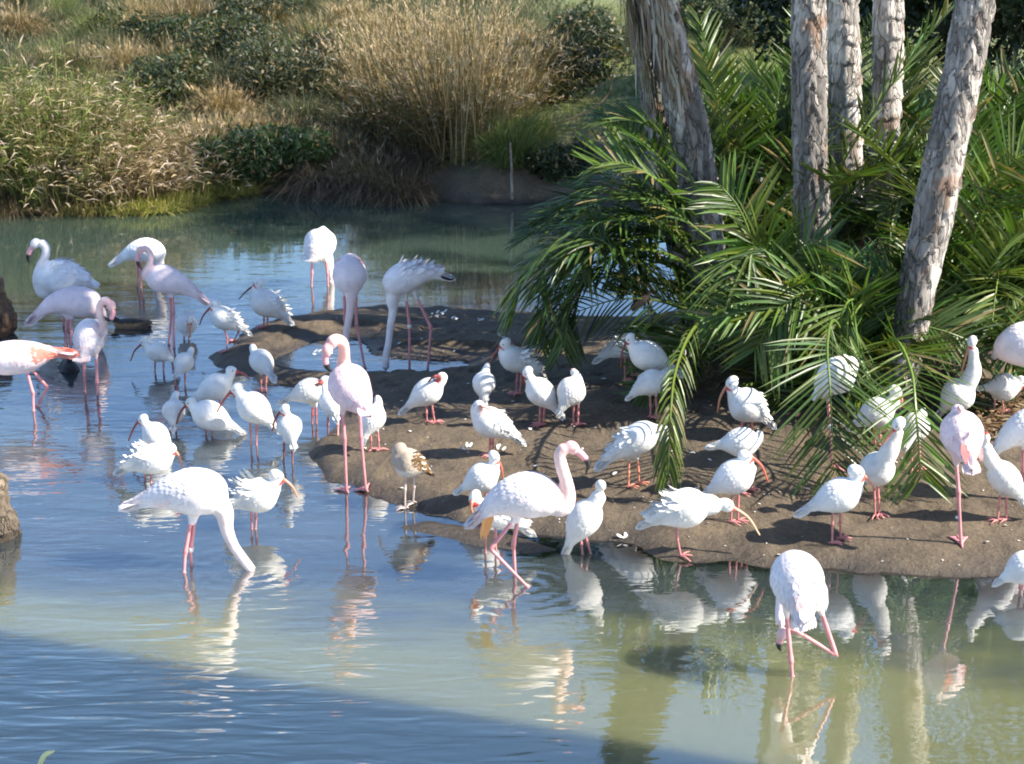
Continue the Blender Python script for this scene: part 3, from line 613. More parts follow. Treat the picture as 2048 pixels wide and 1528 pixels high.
bird('F', [(1634,790,5),(1642,780,18),(1656,766,31),(1674,752,38),(1690,746,36),(1700,742,24)],
     [(1706,730,12,.1),(1698,718,10,.12)], (1688,716,9,.1), [], [[(1655,792),(1660,845),(1665,936)]],
     'white flamingo on one banded leg behind the hanging palm frond', tint=.05, pink=.05, npink=.1, noeye=1, bands=[(1662,852,0,(.8,.8,.78))])
DK = (.22, .05, .045); SH = (.34, .07, .06)
def ibis(tail, chest, r, head, bill, legs, label, neck=None, **kw):
    r = r * .94
    hd = chest[2] if len(chest) > 2 else 0.0
    if head and neck is None:
        mx, my = (head[0] * .55 + chest[0] * .45), (head[1] * .55 + chest[1] * .45); hdd = head[3] if len(head) > 3 else hd
        neck = [(mx, my, max(head[2] * .95, r * .36), (hd + hdd) / 2), (head[0] * .9 + chest[0] * .1, head[1] * .9 + chest[1] * .1, head[2] * .8, hdd)]
    bird(kw.pop('kind', 'I'), (tail, chest, r), neck, head, bill, legs, label, **kw)
ibis((576,640),(506,590),30,(519,565,10),[(505,573),(492,583),(478,598)],[[(527,622),(528,640),(527,655)],[(534,622),(535,640),(534,655)],[(552,628),(552,640),(551,648)]][:2],
     'ibis with raised ragged back feathers standing on the far side of the mud spit', fluff=1.3, billc=DK)
ibis((492,662),(424,625),25,(430,609,10),[(420,616),(406,632),(399,650)],[[(446,652),(455,677),(453,704)],[(472,650),(477,664),(467,683)]],
     'ibis stepping onto the left tip of the mud spit with bill hanging down left', fluff=.8, billc=SH)
ibis((545,754,-.12),(510,708,.08),25,(506,697,9,.12),[],[[(522,748),(522,766),(522,783)],[(533,746),(532,764),(531,783)]],
     'ibis with its back to us and head hidden, on the mud just below the spit', noeye=1)
ibis((364,636,.2),(376,656,-.04),22,(380,640,8,-.10),[(379,650,-.13),(380,662,-.14),(381,674,-.12)],[[(368,672),(368,675),(368,678)],[(378,672),(378,675),(378,679)]],
     'ibis facing us in the water beside the curled-neck flamingo legs, bill straight down', water=1, fluff=.5)
ibis((350,722),(296,696),22,(288,683,8),[(281,690),(269,702),(261,722)],[[(310,722),(310,732),(310,743)],[(327,722),(327,732),(327,743)]],
     'shaded ibis wading left of centre flamingo legs with dark face and long drooping bill', water=1, billc=DK, face=DK)
ibis((352,750,-.12),(377,714,.10),21,(382,702,8,.14),[],[[(350,742),(350,758),(350,771)],[(370,740),(370,756),(370,768)]],
     'ibis seen from behind in water, tail lowered, just right of the dark-billed shaded ibis', water=1, noeye=1)
ibis((384,800),(458,762),29,(463,741,10),[(474,744),(487,748),(498,757)],[[(425,798),(425,806),(425,816)],[(440,798),(440,808),(440,818)]],
     'grey-shaded ibis looking right with dark red bill, behind the tall wading ibis', water=1, billc=SH)
ibis((552,856),(482,796),33,(474,777,12),[(462,782),(446,803),(434,824)],[[(499,832),(501,862),(502,889)],[(515,834),(513,862),(513,890)]],
     'tall wading ibis with thick red bill pointing down left over the smaller ones', water=1, billc=(.45,.09,.08))
ibis((346,856,-.1),(346,806,.08),25,(352,789,8,.12),[],[[(340,848),(340,856),(340,863)],[(352,848),(352,856),(352,864)]],
     'bright white ibis with its back to us, between the left wading ibises', water=1, noeye=1)
ibis((476,860),(388,818),32,(381,804,10),[(372,811),(361,824),(353,848)],[[(412,852),(412,862),(412,870)],[(424,852),(424,862),(424,871)]],
     'sitting-low white ibis with broad round back and thin dark bill, in water at left', water=1, billc=DK)
ibis((346,904),(292,854),27,(286,838,10),[(276,843),(266,859),(257,881)],[[(306,888),(306,896),(306,902)],[(318,888),(318,898),(318,905)]],
     'grey-shaded ibis with red bill hanging left, directly behind the ruffled white ibis', water=1, billc=SH)
ibis((245,940),(342,908),33,(342,896,11),[(350,902),(360,916),(365,936)],[[(290,946),(290,954),(290,963)],[(302,946),(302,956),(302,965)]],
     'ruffled white ibis facing right at left, its pink bill hanging beside its breast', water=1, fluff=1.2)
ibis((460,1016),(550,980),38,(553,952,14),[(566,958),(584,973),(595,994)],[[(503,1018),(503,1038),(504,1058)],[(512,1018),(512,1038),(511,1058)]],
     'white ibis with lifted wing feathers and orange bill, right behind the big feeding flamingo', water=1, fluff=1.5)
ibis((587,892,-.06),(572,834,.04),28,(569,818,10,-.02),[(559,825),(549,842),(545,862)],[[(568,880),(568,902),(567,924)],[(585,884),(585,904),(585,926)]],
     'slim ibis on dark legs in water with thin dark bill, left of mud shore', water=1, billc=DK, legc=(.25,.08,.09))
ibis((570,800),(646,774),28,(650,761,11),[(642,766,-.06),(634,768,-.06),(622,772,-.05)],[[(625,812),(625,830),(624,846)],[(632,812),(632,830),(633,846)]],
     'ibis with bill laid back over its shoulder, left of the tall pink flamingo', water=1, billc=SH, legc=(.55,.12,.08))
ibis((672,836,-.1),(653,788,.08),24,(650,776,9,.12),[],[[(656,830),(656,850),(656,872)],[(676,830),(676,850),(676,872)]],
     'ibis half hidden behind the tall pink flamingo, on its left side', water=1, noeye=1)
ibis((727,880,-.06),(758,814,.04),27,(756,800,9,.08),[],[[(741,862),(742,882),(742,903)],[(755,860),(757,882),(758,903)]],
     'ibis turned away at the right side of the tall pink flamingo, tail pointing down', noeye=1)
ibis((858,944),(794,920),33,(798,899,14),[(788,906),(769,928),(753,956)],[[(812,948),(810,980),(810,1018)],[(830,946),(828,975),(826,1008)]],
     'brown-winged young ibis with pinkish bill standing at the water edge', kind='J', billc=(.80,.36,.20), tipc=(.75,.50,.2), legc=(.62,.5,.44), fluff=.5,
     neck=[(796,922,15),(796,908,12)])
ibis((810,818),(880,768),29,(884,755,12),[(872,752,-.10),(864,756,-.11),(856,764,-.1)],[[(852,806),(853,826),(854,847)],[(863,804),(866,826),(870,847)]],
     'ibis on dark shaded mud turning its red face back into its shoulder', billc=DK)
ibis((968,806,-.08),(970,746,.04),25,(974,734,8,.08),[],[[(963,800),(963,815),(963,830)],[(975,800),(975,815),(975,830)]],
     'narrow upright ibis seen from behind, above the sleeping one with scalloped feathers', noeye=1)
ibis((1037,878),(950,830),33,(958,814,15),[(962,812,-.12),(972,815,-.12),(984,820,-.10)],[[(980,862),(980,888),(978,913)],[(986,862),(986,888),(985,914)]],
     'sleeping ibis with scalloped back feathers standing in shade, head laid on its shoulder', fluff=.5, face=(.74, .52, .50), billc=(.70,.40,.38))
ibis((1080,748),(1003,706),28,(1011,686,11),[(1002,693),(990,707),(979,729)],[[(1036,738),(1034,764),(1031,788)],[(1043,738),(1042,764),(1040,790)]],
     'ibis with ruffled wings and dark curved bill, rearmost of four on the mud', fluff=1.2, billc=SH)
ibis((1118,826),(1060,764),29,(1055,744,11),[(1045,748),(1046,760),(1050,772)],[[(1081,806),(1080,828),(1079,851)],[(1089,806),(1088,828),(1087,851)]],
     'ibis looking down left in shade, its tail touching the tail of the next one', billc=DK, face=DK)
ibis((1120,824,-.05),(1157,762,.05),31,(1149,746,9,.10),[],[[(1148,806),(1147,828),(1147,852)],[(1157,806),(1156,828),(1156,852)]],
     'headless-looking ibis seen from behind, tail to the lower left, rightmost of the shaded four', noeye=1)
ibis((1200,716),(1282,680),26,(1290,672,9,.05),[],[[(1250,712),(1250,736),(1250,763)],[(1257,712),(1262,736),(1267,753)]],
     'ibis on orange legs behind the drooping frond, tail pointing down left', fluff=.8, legc=(.72,.28,.2), noeye=1)
ibis((1352,742),(1264,698),32,(1260,676,10),[(1252,684),(1244,707),(1242,736)],[[(1295,735),(1297,765),(1298,790)],[(1310,735),(1312,765),(1313,790)]],
     'blue-grey shaded ibis with long dark bill hanging straight down, under the drooping frond', billc=DK, face=DK, dy=-.25)
ibis((1385,718,.1),(1345,692,-.05),25,(1340,664,10,-.08),[(1333,672),(1331,682),(1332,694)],[[(1352,715),(1352,735),(1352,752)],[(1362,715),(1362,735),(1362,752)]],
     'partly hidden ibis with dark red face against the leftmost palm trunk')
ibis((1262,792),(1326,752),28,(1336,742,10,.05),[],[[(1300,790),(1301,812),(1301,836)],[(1312,790),(1313,812),(1313,838)]],
     'ibis striped by frond shadows just behind the hanging frond', noeye=1, fluff=.3)
ibis((1208,924),(1312,856),34,(1330,880,10,-.02),[(1328,892),(1320,902),(1308,908)],[[(1258,918),(1257,946),(1257,976)],[(1275,918),(1277,944),(1278,970)]],
     'ibis dappled by palm shadow, its rear lifted toward us at left of the hanging frond', fluff=.9, legc=(.70,.27,.18), neck=[(1326,862,13),(1332,872,9)])
ibis((1540,846),(1466,794),38,(1464,765,13),[(1452,774),(1440,797),(1435,824)],[[(1485,836),(1484,854),(1484,872)],[(1505,836),(1504,854),(1504,874)]],
     'dappled ibis with bright red face standing beneath the palm fronds', fluff=.4, face=(.66,.08,.07))
ibis((1426,892),(1514,884),33,(1518,872,11,.05),[],[[(1492,908),(1486,950),(1480,989)],[(1502,908),(1500,945),(1498,981)]],
     'white ibis behind the downward-looking one on sand, its head tucked out of sight', noeye=1)
ibis((1410,988),(1502,938),38,(1490,912,13),[(1503,914),(1524,933),(1536,964)],[[(1465,982),(1463,1014),(1462,1046)],[(1477,984),(1476,1014),(1476,1044)]],
     'white ibis on sand with long red bill curving down right, middle of three', face=(.60,.08,.07), billc=(.62,.16,.12))
ibis((1293,1046),(1412,1004),43,(1452,1010,15),[(1468,1016),(1497,1036),(1519,1070)],[[(1353,1040),(1354,1074),(1362,1114)]],
     'ruffled white ibis leaning forward at the shore with long bill touching the sand', fluff=1.0,
     neck=[(1420,1010,22),(1436,1014,15)], billc=(.66,.25,.18), tipc=(.7,.5,.3))
ibis((1609,1020),(1716,978),38,(1712,944,16),[(1724,948),(1741,964),(1752,980)],[[(1666,1012),(1665,1050),(1664,1089)],[(1682,1010),(1681,1044),(1681,1079)]],
     'white ibis in profile on the sand at right, orange bill resting on its breast')
ibis((1730,958,.2),(1768,930,-.06),37,(1797,848,14,-.10),[(1788,858),(1775,876),(1764,890)],[[(1748,966),(1749,998),(1750,1032)],[(1755,966),(1757,996),(1759,1029)]],
     'long-necked ibis standing upright and preening, behind the one in profile', neck=[(1780,900,19),(1790,878,14),(1796,860,12)])
ibis((1704,852),(1782,814),34,(1791,783,13),[(1798,790),(1804,800),(1800,816)],[[(1750,852),(1750,872),(1750,890)],[(1760,852),(1760,872),(1760,892)]],
     'shaded ibis half covered by the hanging fronds, red face turned right', neck=[(1790,800,15)])
ibis((1814,890,-.1),(1842,836,.05),31,(1846,824,9,.1),[],[[(1822,882),(1823,914),(1824,947)],[(1838,882),(1839,912),(1840,943)]],
     'grey shaded ibis behind the right hanging frond, standing on bright pink feet', noeye=1, legc=(.72,.26,.26))
ibis((1880,826,.1),(1938,772),36,(1944,683,11),[(1937,694),(1930,718),(1924,740)],[[(1915,815),(1915,835),(1915,856)],[(1930,815),(1930,835),(1930,858)]],
     'ibis stretching its neck straight up with pink bill pointing down, beside the palm fronds', neck=[(1946,745,17),(1947,718,11),(1946,698,10)])
ibis((1962,776),(2032,776),31,(2042,762,10),[(2046,770),(2050,785)],[[(1990,798),(1989,812),(1988,826)],[(2005,798),(2006,812),(2008,826)]],
     'dappled grey ibis among dry leaf litter at the right edge', billc=DK)
ibis((2052,1008),(1985,930),32,(1972,876,10),[],[[(2000,986),(1998,1014),(1995,1043)],[(2013,990),(2013,1014),(2013,1041)]],
     'ibis at right whose head is hidden behind the half-cropped flamingo tail', neck=[(1976,910,16),(1972,892,12)], noeye=1)
ibis((1998,1162),(2078,1126),38,(2086,1104,12),[(2094,1112),(2104,1126)],[[(2040,1160),(2040,1176),(2040,1192)],[(2052,1160),(2052,1178),(2052,1194)]],
     'ibis cut by the right edge, standing in the water below the sandy shore', water=1)
ibis((920,980),(990,944),33,(988,913,12),[(996,922),(1003,936),(1006,956)],[[(958,974),(958,992),(958,1008)],[(972,974),(972,992),(972,1010)]],
     'white ibis with thin red bill along its breast, directly behind the walking flamingo tail', billc=(.6,.17,.12))
ibis((1054,1060),(952,1012),29,(950,994,14),[(944,1004,-.05),(942,1016,-.05),(946,1026,-.04)],[[(972,1050),(971,1078),(971,1106)],[(991,1050),(991,1078),(992,1107)]],
     'preening ibis with mottled neck, half hidden behind the walking flamingo', water=1, fluff=.8)
ibis((1133,1100),(1190,1006),36,(1201,971,13),[(1194,968,.06),(1186,972,.12)],[[(1161,1072),(1163,1090),(1165,1108)],[(1170,1070),(1176,1088),(1181,1107)]],
     'white ibis turned away with its head up, just right of the walking flamingo', water=1, neck=[(1200,990,15)], noeye=1)
print('birds', len(BIRDS))
for b in BIRDS: prep(b)
bpy.context.view_layer.update(); DG = bpy.context.evaluated_depsgraph_get()
for b in BIRDS: b['dg'] = DG
_roots = []
_ms = []
# read all the evaluated meshes before anything is removed
for b in BIRDS:
    b['ev'] = None
for b in BIRDS: _roots.append(finish(b))
# ------------------------------------------------------------------ unseen roof added near the viewpoint to throw the straight shadow on the near water
def b_simple(col, rough=.8, nscale=8.0, var=.35, bump=.3, spec=.3):
    def f(nt, out):
        b = N(nt, 'ShaderNodeBsdfPrincipled', i_Roughness=rough); b.inputs['Specular IOR Level'].default_value = spec
        tc = N(nt, 'ShaderNodeTexCoord'); no = N(nt, 'ShaderNodeTexNoise', i_Scale=nscale, i_Detail=6.0, i_Roughness=.65); nt.links.new(tc.outputs['Object'], no.inputs[0])
        r = N(nt, 'ShaderNodeValToRGB'); r.color_ramp.elements[0].position = .3; r.color_ramp.elements[1].position = .7
        r.color_ramp.elements[0].color = tuple(c * (1 - var) for c in col) + (1,); r.color_ramp.elements[1].color = tuple(min(1, c * (1 + var)) for c in col) + (1,)
        nt.links.new(no.outputs[0], r.inputs[0]); nt.links.new(r.outputs[0], b.inputs['Base Color'])
        bp = N(nt, 'ShaderNodeBump', i_Strength=bump, i_Distance=.02); nt.links.new(no.outputs[0], bp.inputs['Height']); nt.links.new(bp.outputs[0], b.inputs['Normal'])
        nt.links.new(b.outputs[0], out.inputs[0])
    return f
M_WOOD = mat('weathered_wood', b_simple((.22, .16, .11), .8, 6, .4)); M_ROOF = mat('roof_boards', b_simple((.16, .12, .09)))
def boxm(x0, x1, y0, y1, z0, z1): return ([(x0,y0,z0),(x1,y0,z0),(x1,y1,z0),(x0,y1,z0),(x0,y0,z1),(x1,y0,z1),(x1,y1,z1),(x0,y1,z1)], [(0,3,2,1),(4,5,6,7),(0,1,5,4),(1,2,6,5),(2,3,7,6),(3,0,4,7)])
ck = 1 / tan(SUN_EL); sx, sy = ck * cos(SUN_AZ), -ck * sin(SUN_AZ); ZR = 5.0
A = on_z(0, 1262); B = on_z(1500, 1526); dA = (B - A).normalized()
E0 = A + Vector((sx * ZR, sy * ZR, 0)) - dA * .25; E1 = B + Vector((sx * ZR, sy * ZR, 0)) + dA * 5.0
sh = empty('shadow_casting_roof', (6, 0, 0)); tag(sh, 'unseen roof on posts added to cast the straight shadow on the near water', 'shelter')
q = Vector((-dA.y, dA.x, 0)); q = -q if q.y > 0 else q
pts = [E0, E1, E1 + q * 8, E0 + q * 8]
Vr = [(p.x - 6, p.y, ZR) for p in pts] + [(p.x - 6, p.y, ZR + .12) for p in pts]
mesh_obj('roof', Vr, [(0,1,2,3),(7,6,5,4),(0,4,5,1),(1,5,6,2),(2,6,7,3),(3,7,4,0)], M_ROOF, sh, None, False)
for p in (E0 + q * 2.4 + dA * .4, E1 + q * 3.6 - dA * .4, E1 + q * 7.6 - dA * .4, E0 + q * 7.6 + dA * .4):
    V_, F_ = boxm(p.x - 6 - .07, p.x - 6 + .07, p.y - .07, p.y + .07, -1.6, ZR - .002); mesh_obj('post', V_, F_, M_WOOD, sh, None, False)

# ------------------------------------------------------------------ foliage materials
def b_leaf(rough, trans, spec=.5):
    def f(nt, out):
        b = N(nt, 'ShaderNodeBsdfPrincipled', i_Roughness=rough); b.inputs['Specular IOR Level'].default_value = spec
        a = N(nt, 'ShaderNodeAttribute', attribute_name='Col'); oi = N(nt, 'ShaderNodeObjectInfo')
        mr = N(nt, 'ShaderNodeMapRange', i_3=.75, i_4=1.25); nt.links.new(oi.outputs['Random'], mr.inputs[0])
        sc = N(nt, 'ShaderNodeVectorMath', operation='SCALE'); nt.links.new(a.outputs['Color'], sc.inputs[0]); nt.links.new(mr.outputs[0], sc.inputs['Scale'])
        nt.links.new(sc.outputs[0], b.inputs['Base Color'])
        t = N(nt, 'ShaderNodeBsdfTranslucent'); t2 = N(nt, 'ShaderNodeVectorMath', operation='MULTIPLY'); t2.inputs[1].default_value = (1.5, 1.6, .7); nt.links.new(sc.outputs[0], t2.inputs[0]); nt.links.new(t2.outputs[0], t.inputs[0])
        m = N(nt, 'ShaderNodeMixShader', i_0=trans); nt.links.new(b.outputs[0], m.inputs[1]); nt.links.new(t.outputs[0], m.inputs[2]); nt.links.new(m.outputs[0], out.inputs[0])
    return f
M_FROND = mat('palm_leaflet', b_leaf(.40, .22, .5)); M_BLADE = mat('grass_blade', b_leaf(.65, .25, .25)); M_LEAF = mat('shrub_leaf', b_leaf(.45, .25, .4))
def b_trunk(nt, out):
    b = N(nt, 'ShaderNodeBsdfPrincipled', i_Roughness=.9); a = N(nt, 'ShaderNodeAttribute', attribute_name='Col')
    tc = N(nt, 'ShaderNodeTexCoord'); mp = N(nt, 'ShaderNodeMapping'); mp.inputs['Scale'].default_value = (1, 1, .22); nt.links.new(tc.outputs['Object'], mp.inputs[0])
    mv = N(nt, 'ShaderNodeMapping'); mv.inputs['Scale'].default_value = (1, 1, .30); nt.links.new(tc.outputs['Object'], mv.inputs[0])
    wz = N(nt, 'ShaderNodeTexNoise', i_Scale=7.0, i_Detail=3.0); nt.links.new(mv.outputs[0], wz.inputs[0]); wa = N(nt, 'ShaderNodeMix', data_type='RGBA', i_0=.34); nt.links.new(mv.outputs[0], wa.inputs[6]); nt.links.new(wz.outputs[1], wa.inputs[7])
    vo = N(nt, 'ShaderNodeTexVoronoi', i_Scale=12.0); nt.links.new(wa.outputs[2], vo.inputs['Vector']); ve = N(nt, 'ShaderNodeTexVoronoi', i_Scale=12.0, feature='DISTANCE_TO_EDGE'); nt.links.new(wa.outputs[2], ve.inputs['Vector'])
    vs = N(nt, 'ShaderNodeSeparateXYZ'); nt.links.new(vo.outputs['Color'], vs.inputs[0]); vm = N(nt, 'ShaderNodeMapRange', i_3=.55, i_4=1.45); nt.links.new(vs.outputs[0], vm.inputs[0])
    em = N(nt, 'ShaderNodeMapRange', i_1=.0, i_2=.07, i_3=.62, i_4=1.0); nt.links.new(ve.outputs['Distance'], em.inputs[0]); pm = N(nt, 'ShaderNodeMath', operation='MULTIPLY'); nt.links.new(vm.outputs[0], pm.inputs[0]); nt.links.new(em.outputs[0], pm.inputs[1])
    no = N(nt, 'ShaderNodeTexNoise', i_Scale=55.0, i_Detail=6.0, i_Roughness=.7); nt.links.new(mp.outputs[0], no.inputs[0])
    mr = N(nt, 'ShaderNodeMapRange', i_1=.3, i_2=.7, i_3=.55, i_4=1.3); nt.links.new(no.outputs[0], mr.inputs[0])
    mq = N(nt, 'ShaderNodeMath', operation='MULTIPLY'); nt.links.new(mr.outputs[0], mq.inputs[0]); nt.links.new(pm.outputs[0], mq.inputs[1]); sc = N(nt, 'ShaderNodeVectorMath', operation='SCALE'); nt.links.new(a.outputs['Color'], sc.inputs[0]); nt.links.new(mq.outputs[0], sc.inputs['Scale']); nt.links.new(sc.outputs[0], b.inputs['Base Color'])
    bp = N(nt, 'ShaderNodeBump', i_Strength=1.0, i_Distance=.035); hb = N(nt, 'ShaderNodeMath', operation='MULTIPLY_ADD', i_1=.5); nt.links.new(no.outputs[0], hb.inputs[0]); nt.links.new(pm.outputs[0], hb.inputs[2]); nt.links.new(hb.outputs[0], bp.inputs['Height']); nt.links.new(bp.outputs[0], b.inputs['Normal']); nt.links.new(b.outputs[0], out.inputs[0])
M_TRUNK = mat('palm_bark', b_trunk)

# ------------------------------------------------------------------ palms
GREEN = np.array((.050, .094, .020)); rnd = random.Random(11)
def frond(parent, pts, n=34, leaf=.34, nrm=(0, 0, 1), hang=.35, green=GREEN, vee=.25, name='frond', wid=.021, bare=.12, skip=0.0, sweep=.62, rs=None):
    n = int(n * .95); wid *= 1.05; leaf *= 1.05; hang *= .38
    r_ = rs or rnd; org = np.array(parent.location); C = catmull(np.array([list(p) for p in pts]) - org, 26); mb = MB()
    L = np.linalg.norm(np.diff(C, axis=0), axis=1).sum(); rad = np.linspace(.012, .0035, 26)
    mb.add(tube(C, rad, 5), green * 1.5 + np.array((.06, .06, .01)))
    T = np.gradient(C, axis=0); T /= np.linalg.norm(T, axis=1)[:, None]; nr = np.array(nrm, float)
    for k in range(n):
        s = bare + (1 - bare) * (k + r_.uniform(-.2, .2)) / (n - 1); s = min(max(s, 0), .999); i = s * 25; i0 = int(i); f = i - i0
        p = C[i0] * (1 - f) + C[min(i0 + 1, 25)] * f; t = T[i0]; u = nr - t * nr.dot(t)
        if np.linalg.norm(u) < .2: u = np.array((0, -1., .2)) - t * t.dot(np.array((0, -1., .2)))
        u /= np.linalg.norm(u); side = np.cross(t, u); ln0 = leaf * (.45 + .75 * sin(pi * min(1, (s - bare * .5) * .95 + .05)) ** .7) * (1 if s < .9 else .8)
        for sg in (-1, 1):
            if r_.random() < skip: continue
            ln = ln0 * r_.uniform(.8, 1.12); sw = sweep + .35 * s + r_.uniform(-.18, .18)
            d = t * sw + side * sg * (1.0 - .25 * s) + u * (vee + r_.uniform(-.22, .22)); d /= np.linalg.norm(d)
            g = green * r_.uniform(.6, 1.5) * np.array((r_.uniform(.8, 1.35), 1, r_.uniform(.6, 1.2)))
            if r_.random() < .05: g = np.array((.24, .19, .08))
            w0 = np.cross(d, u); w0 /= np.linalg.norm(w0) + 1e-9; uu = np.cross(w0, d); tw = r_.uniform(-.7, .7); w = w0 * cos(tw) + uu * sin(tw); o = len(mb.V); V = []
            for a, wk in ((0, .5), (.3, 1.0), (.68, .8)):
                c = p + d * ln * a + np.array((0, 0, -1)) * hang * ln * a * a
                V += [(c - w * wid * wk * .5 ).tolist(), (c + u * -wid * .12).tolist(), (c + w * wid * wk * .5).tolist()]
            V.append((p + d * ln + np.array((0, 0, -1)) * hang * ln).tolist())
            F = []
            for q_ in (0, 3): F += [(q_, q_ + 1, q_ + 4, q_ + 3), (q_ + 1, q_ + 2, q_ + 5, q_ + 4)]
            F += [(6, 7, 9), (7, 8, 9)]; mb.add((V, F), g)
    return mesh_obj(name, mb.V, mb.F, M_FROND, parent, None, False, mb.C)
def arc_frond(parent, base, az, el, L, droop, **kw):
    d = np.array((cos(az) * cos(el), sin(az) * cos(el), sin(el))); pts = []
    for s in (0, .25, .5, .75, 1): pts.append(np.array(base) + d * L * s * (1 - .12 * s) + np.array((0, 0, -1)) * droop * L * s * s)
    h = np.array((-cos(az) * sin(el), -sin(az) * sin(el), cos(el)))
    return frond(parent, pts, nrm=h, **kw)
def palm(base_uv, path, label, crown_n=10, crown_L=1.5, lean=0.0, light=1.0, ring=1.6):
    b = ground(*base_uv); Y = b.y; root = empty('palm_tree', b); tag(root, label, 'palm tree', 'palm trees of the islet')
    P = np.array([list(on_y(u, v, Y + lean * k / len(path)))+ [r * .88 * px_m(Y, v)] for k, (u, v, r) in enumerate(path)])
    P = np.vstack([[P[0][0], P[0][1], b.z - .15, P[0][3] * 1.12], P]) if P[0][2] > b.z - .1 else P
    L = np.linalg.norm(np.diff(P[:, :3], axis=0), axis=1).sum(); n = int(L / .016); C = catmull(P, n); seg = 56; V = []; K = []
    th = np.linspace(0, 2 * pi, seg, endpoint=False); z = 0.0; rowh = .15; ph = rnd.uniform(0, 9)
    for i in range(n):
        if i: z += np.linalg.norm(C[i, :3] - C[i - 1, :3])
        r = C[i, 3]; jit = vnoise(th * 2.2 + ph, z * 3 + ph, 1.0) * .30 + vnoise(th * 7 + ph, z * 9 + ph, 1.0) * .12
        nb = 6; zz0 = z / rowh + jit; tri = np.abs(((th / (2 * pi) * nb) % 1) - .5) * ring; zz = zz0 + tri * 1.0; row = np.floor(zz); fr = zz - row
        an = th / (2 * pi) * nb + (row % 2) * .5 + vnoise(row * 3.1 + ph, th * 0 + 5, 1.0) * .9; ac = np.abs((an % 1) - .5) * 2
        edge = np.clip(1 - ac, 0, 1) ; lip = smoothstep(.0, .18, fr) * (1 - .55 * fr)     # each old leaf base: a lip at its foot fading upward
        hsh = vnoise(row * 7.7 + ph, np.floor(an) * 5.3, 1.0) + .5
        d = .030 * (lip - .4) * (1.2 * hsh + .25) * (.45 + .55 * smoothstep(0, .45, edge)) - .010 * smoothstep(.16, 0.0, edge) + vnoise(th * 4, z * 30 + ph, 1.0) * .006
        for j in range(seg): V.append((C[i, 0] + (r + d[j]) * cos(th[j]), C[i, 1] + (r + d[j]) * sin(th[j]), C[i, 2]))
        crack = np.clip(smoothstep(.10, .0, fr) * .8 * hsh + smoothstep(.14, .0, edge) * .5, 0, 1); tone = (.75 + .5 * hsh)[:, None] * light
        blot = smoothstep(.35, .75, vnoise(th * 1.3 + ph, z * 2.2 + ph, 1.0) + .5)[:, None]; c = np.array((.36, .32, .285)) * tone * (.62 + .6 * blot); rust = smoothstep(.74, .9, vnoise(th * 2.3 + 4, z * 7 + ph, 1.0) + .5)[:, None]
        c = c * (1 - rust * .6) + np.array((.22, .11, .055)) * rust * .6; c = c * (1 - crack[:, None] * .72); K.append(c)
    i_ = np.arange(n * seg).reshape(n, seg); j2 = np.roll(np.arange(seg), -1)
    F = np.stack([i_[:-1].ravel(), i_[:-1][:, j2].ravel(), i_[1:][:, j2].ravel(), i_[1:].ravel()], 1)
    mesh_obj('trunk', np.array(V) - np.array(b), F, M_TRUNK, root, None, True, np.vstack(K))
    top = C[-1, :3]
    for k in range(crown_n):
        arc_frond(root, top, 2 * pi * k / crown_n + rnd.uniform(-.3, .3), radians(rnd.uniform(8, 70)), crown_L * rnd.uniform(.85, 1.1), rnd.uniform(.35, .8), n=30, leaf=.42, hang=.9, wid=.04, bare=.15)
    return root, C, Y
P1, C1, Y1 = palm((1425, 712), [(1420,690,48),(1414,600,46),(1408,480,42),(1394,350,43),(1370,220,44),(1338,100,46),(1312,0,48),(1290,-130,50),(1262,-560,46)],
     'thick leaning palm trunk at left of the group with a skirt of dead straw leaves', 7, .9)
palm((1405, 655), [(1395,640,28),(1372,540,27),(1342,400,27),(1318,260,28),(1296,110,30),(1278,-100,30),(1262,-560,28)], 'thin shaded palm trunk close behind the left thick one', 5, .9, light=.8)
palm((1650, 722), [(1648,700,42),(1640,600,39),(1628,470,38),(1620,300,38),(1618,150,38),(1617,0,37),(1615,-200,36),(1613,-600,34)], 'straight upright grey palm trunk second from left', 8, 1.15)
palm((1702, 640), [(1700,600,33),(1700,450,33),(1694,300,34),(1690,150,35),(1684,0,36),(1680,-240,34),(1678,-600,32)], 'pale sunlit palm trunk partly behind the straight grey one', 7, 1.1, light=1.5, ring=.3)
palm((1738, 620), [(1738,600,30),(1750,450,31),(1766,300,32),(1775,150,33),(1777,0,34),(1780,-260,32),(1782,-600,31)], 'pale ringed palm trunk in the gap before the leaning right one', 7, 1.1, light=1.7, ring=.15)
palm((1792, 812), [(1795,780,38),(1815,690,38),(1836,570,41),(1863,450,44),(1892,300,44),(1920,170,43),(1944,40,42),(1956,-100,41),(1972,-600,38)], 'palm trunk leaning right with frond shadows across it, rightmost of all', 10, 1.25, light=1.1)
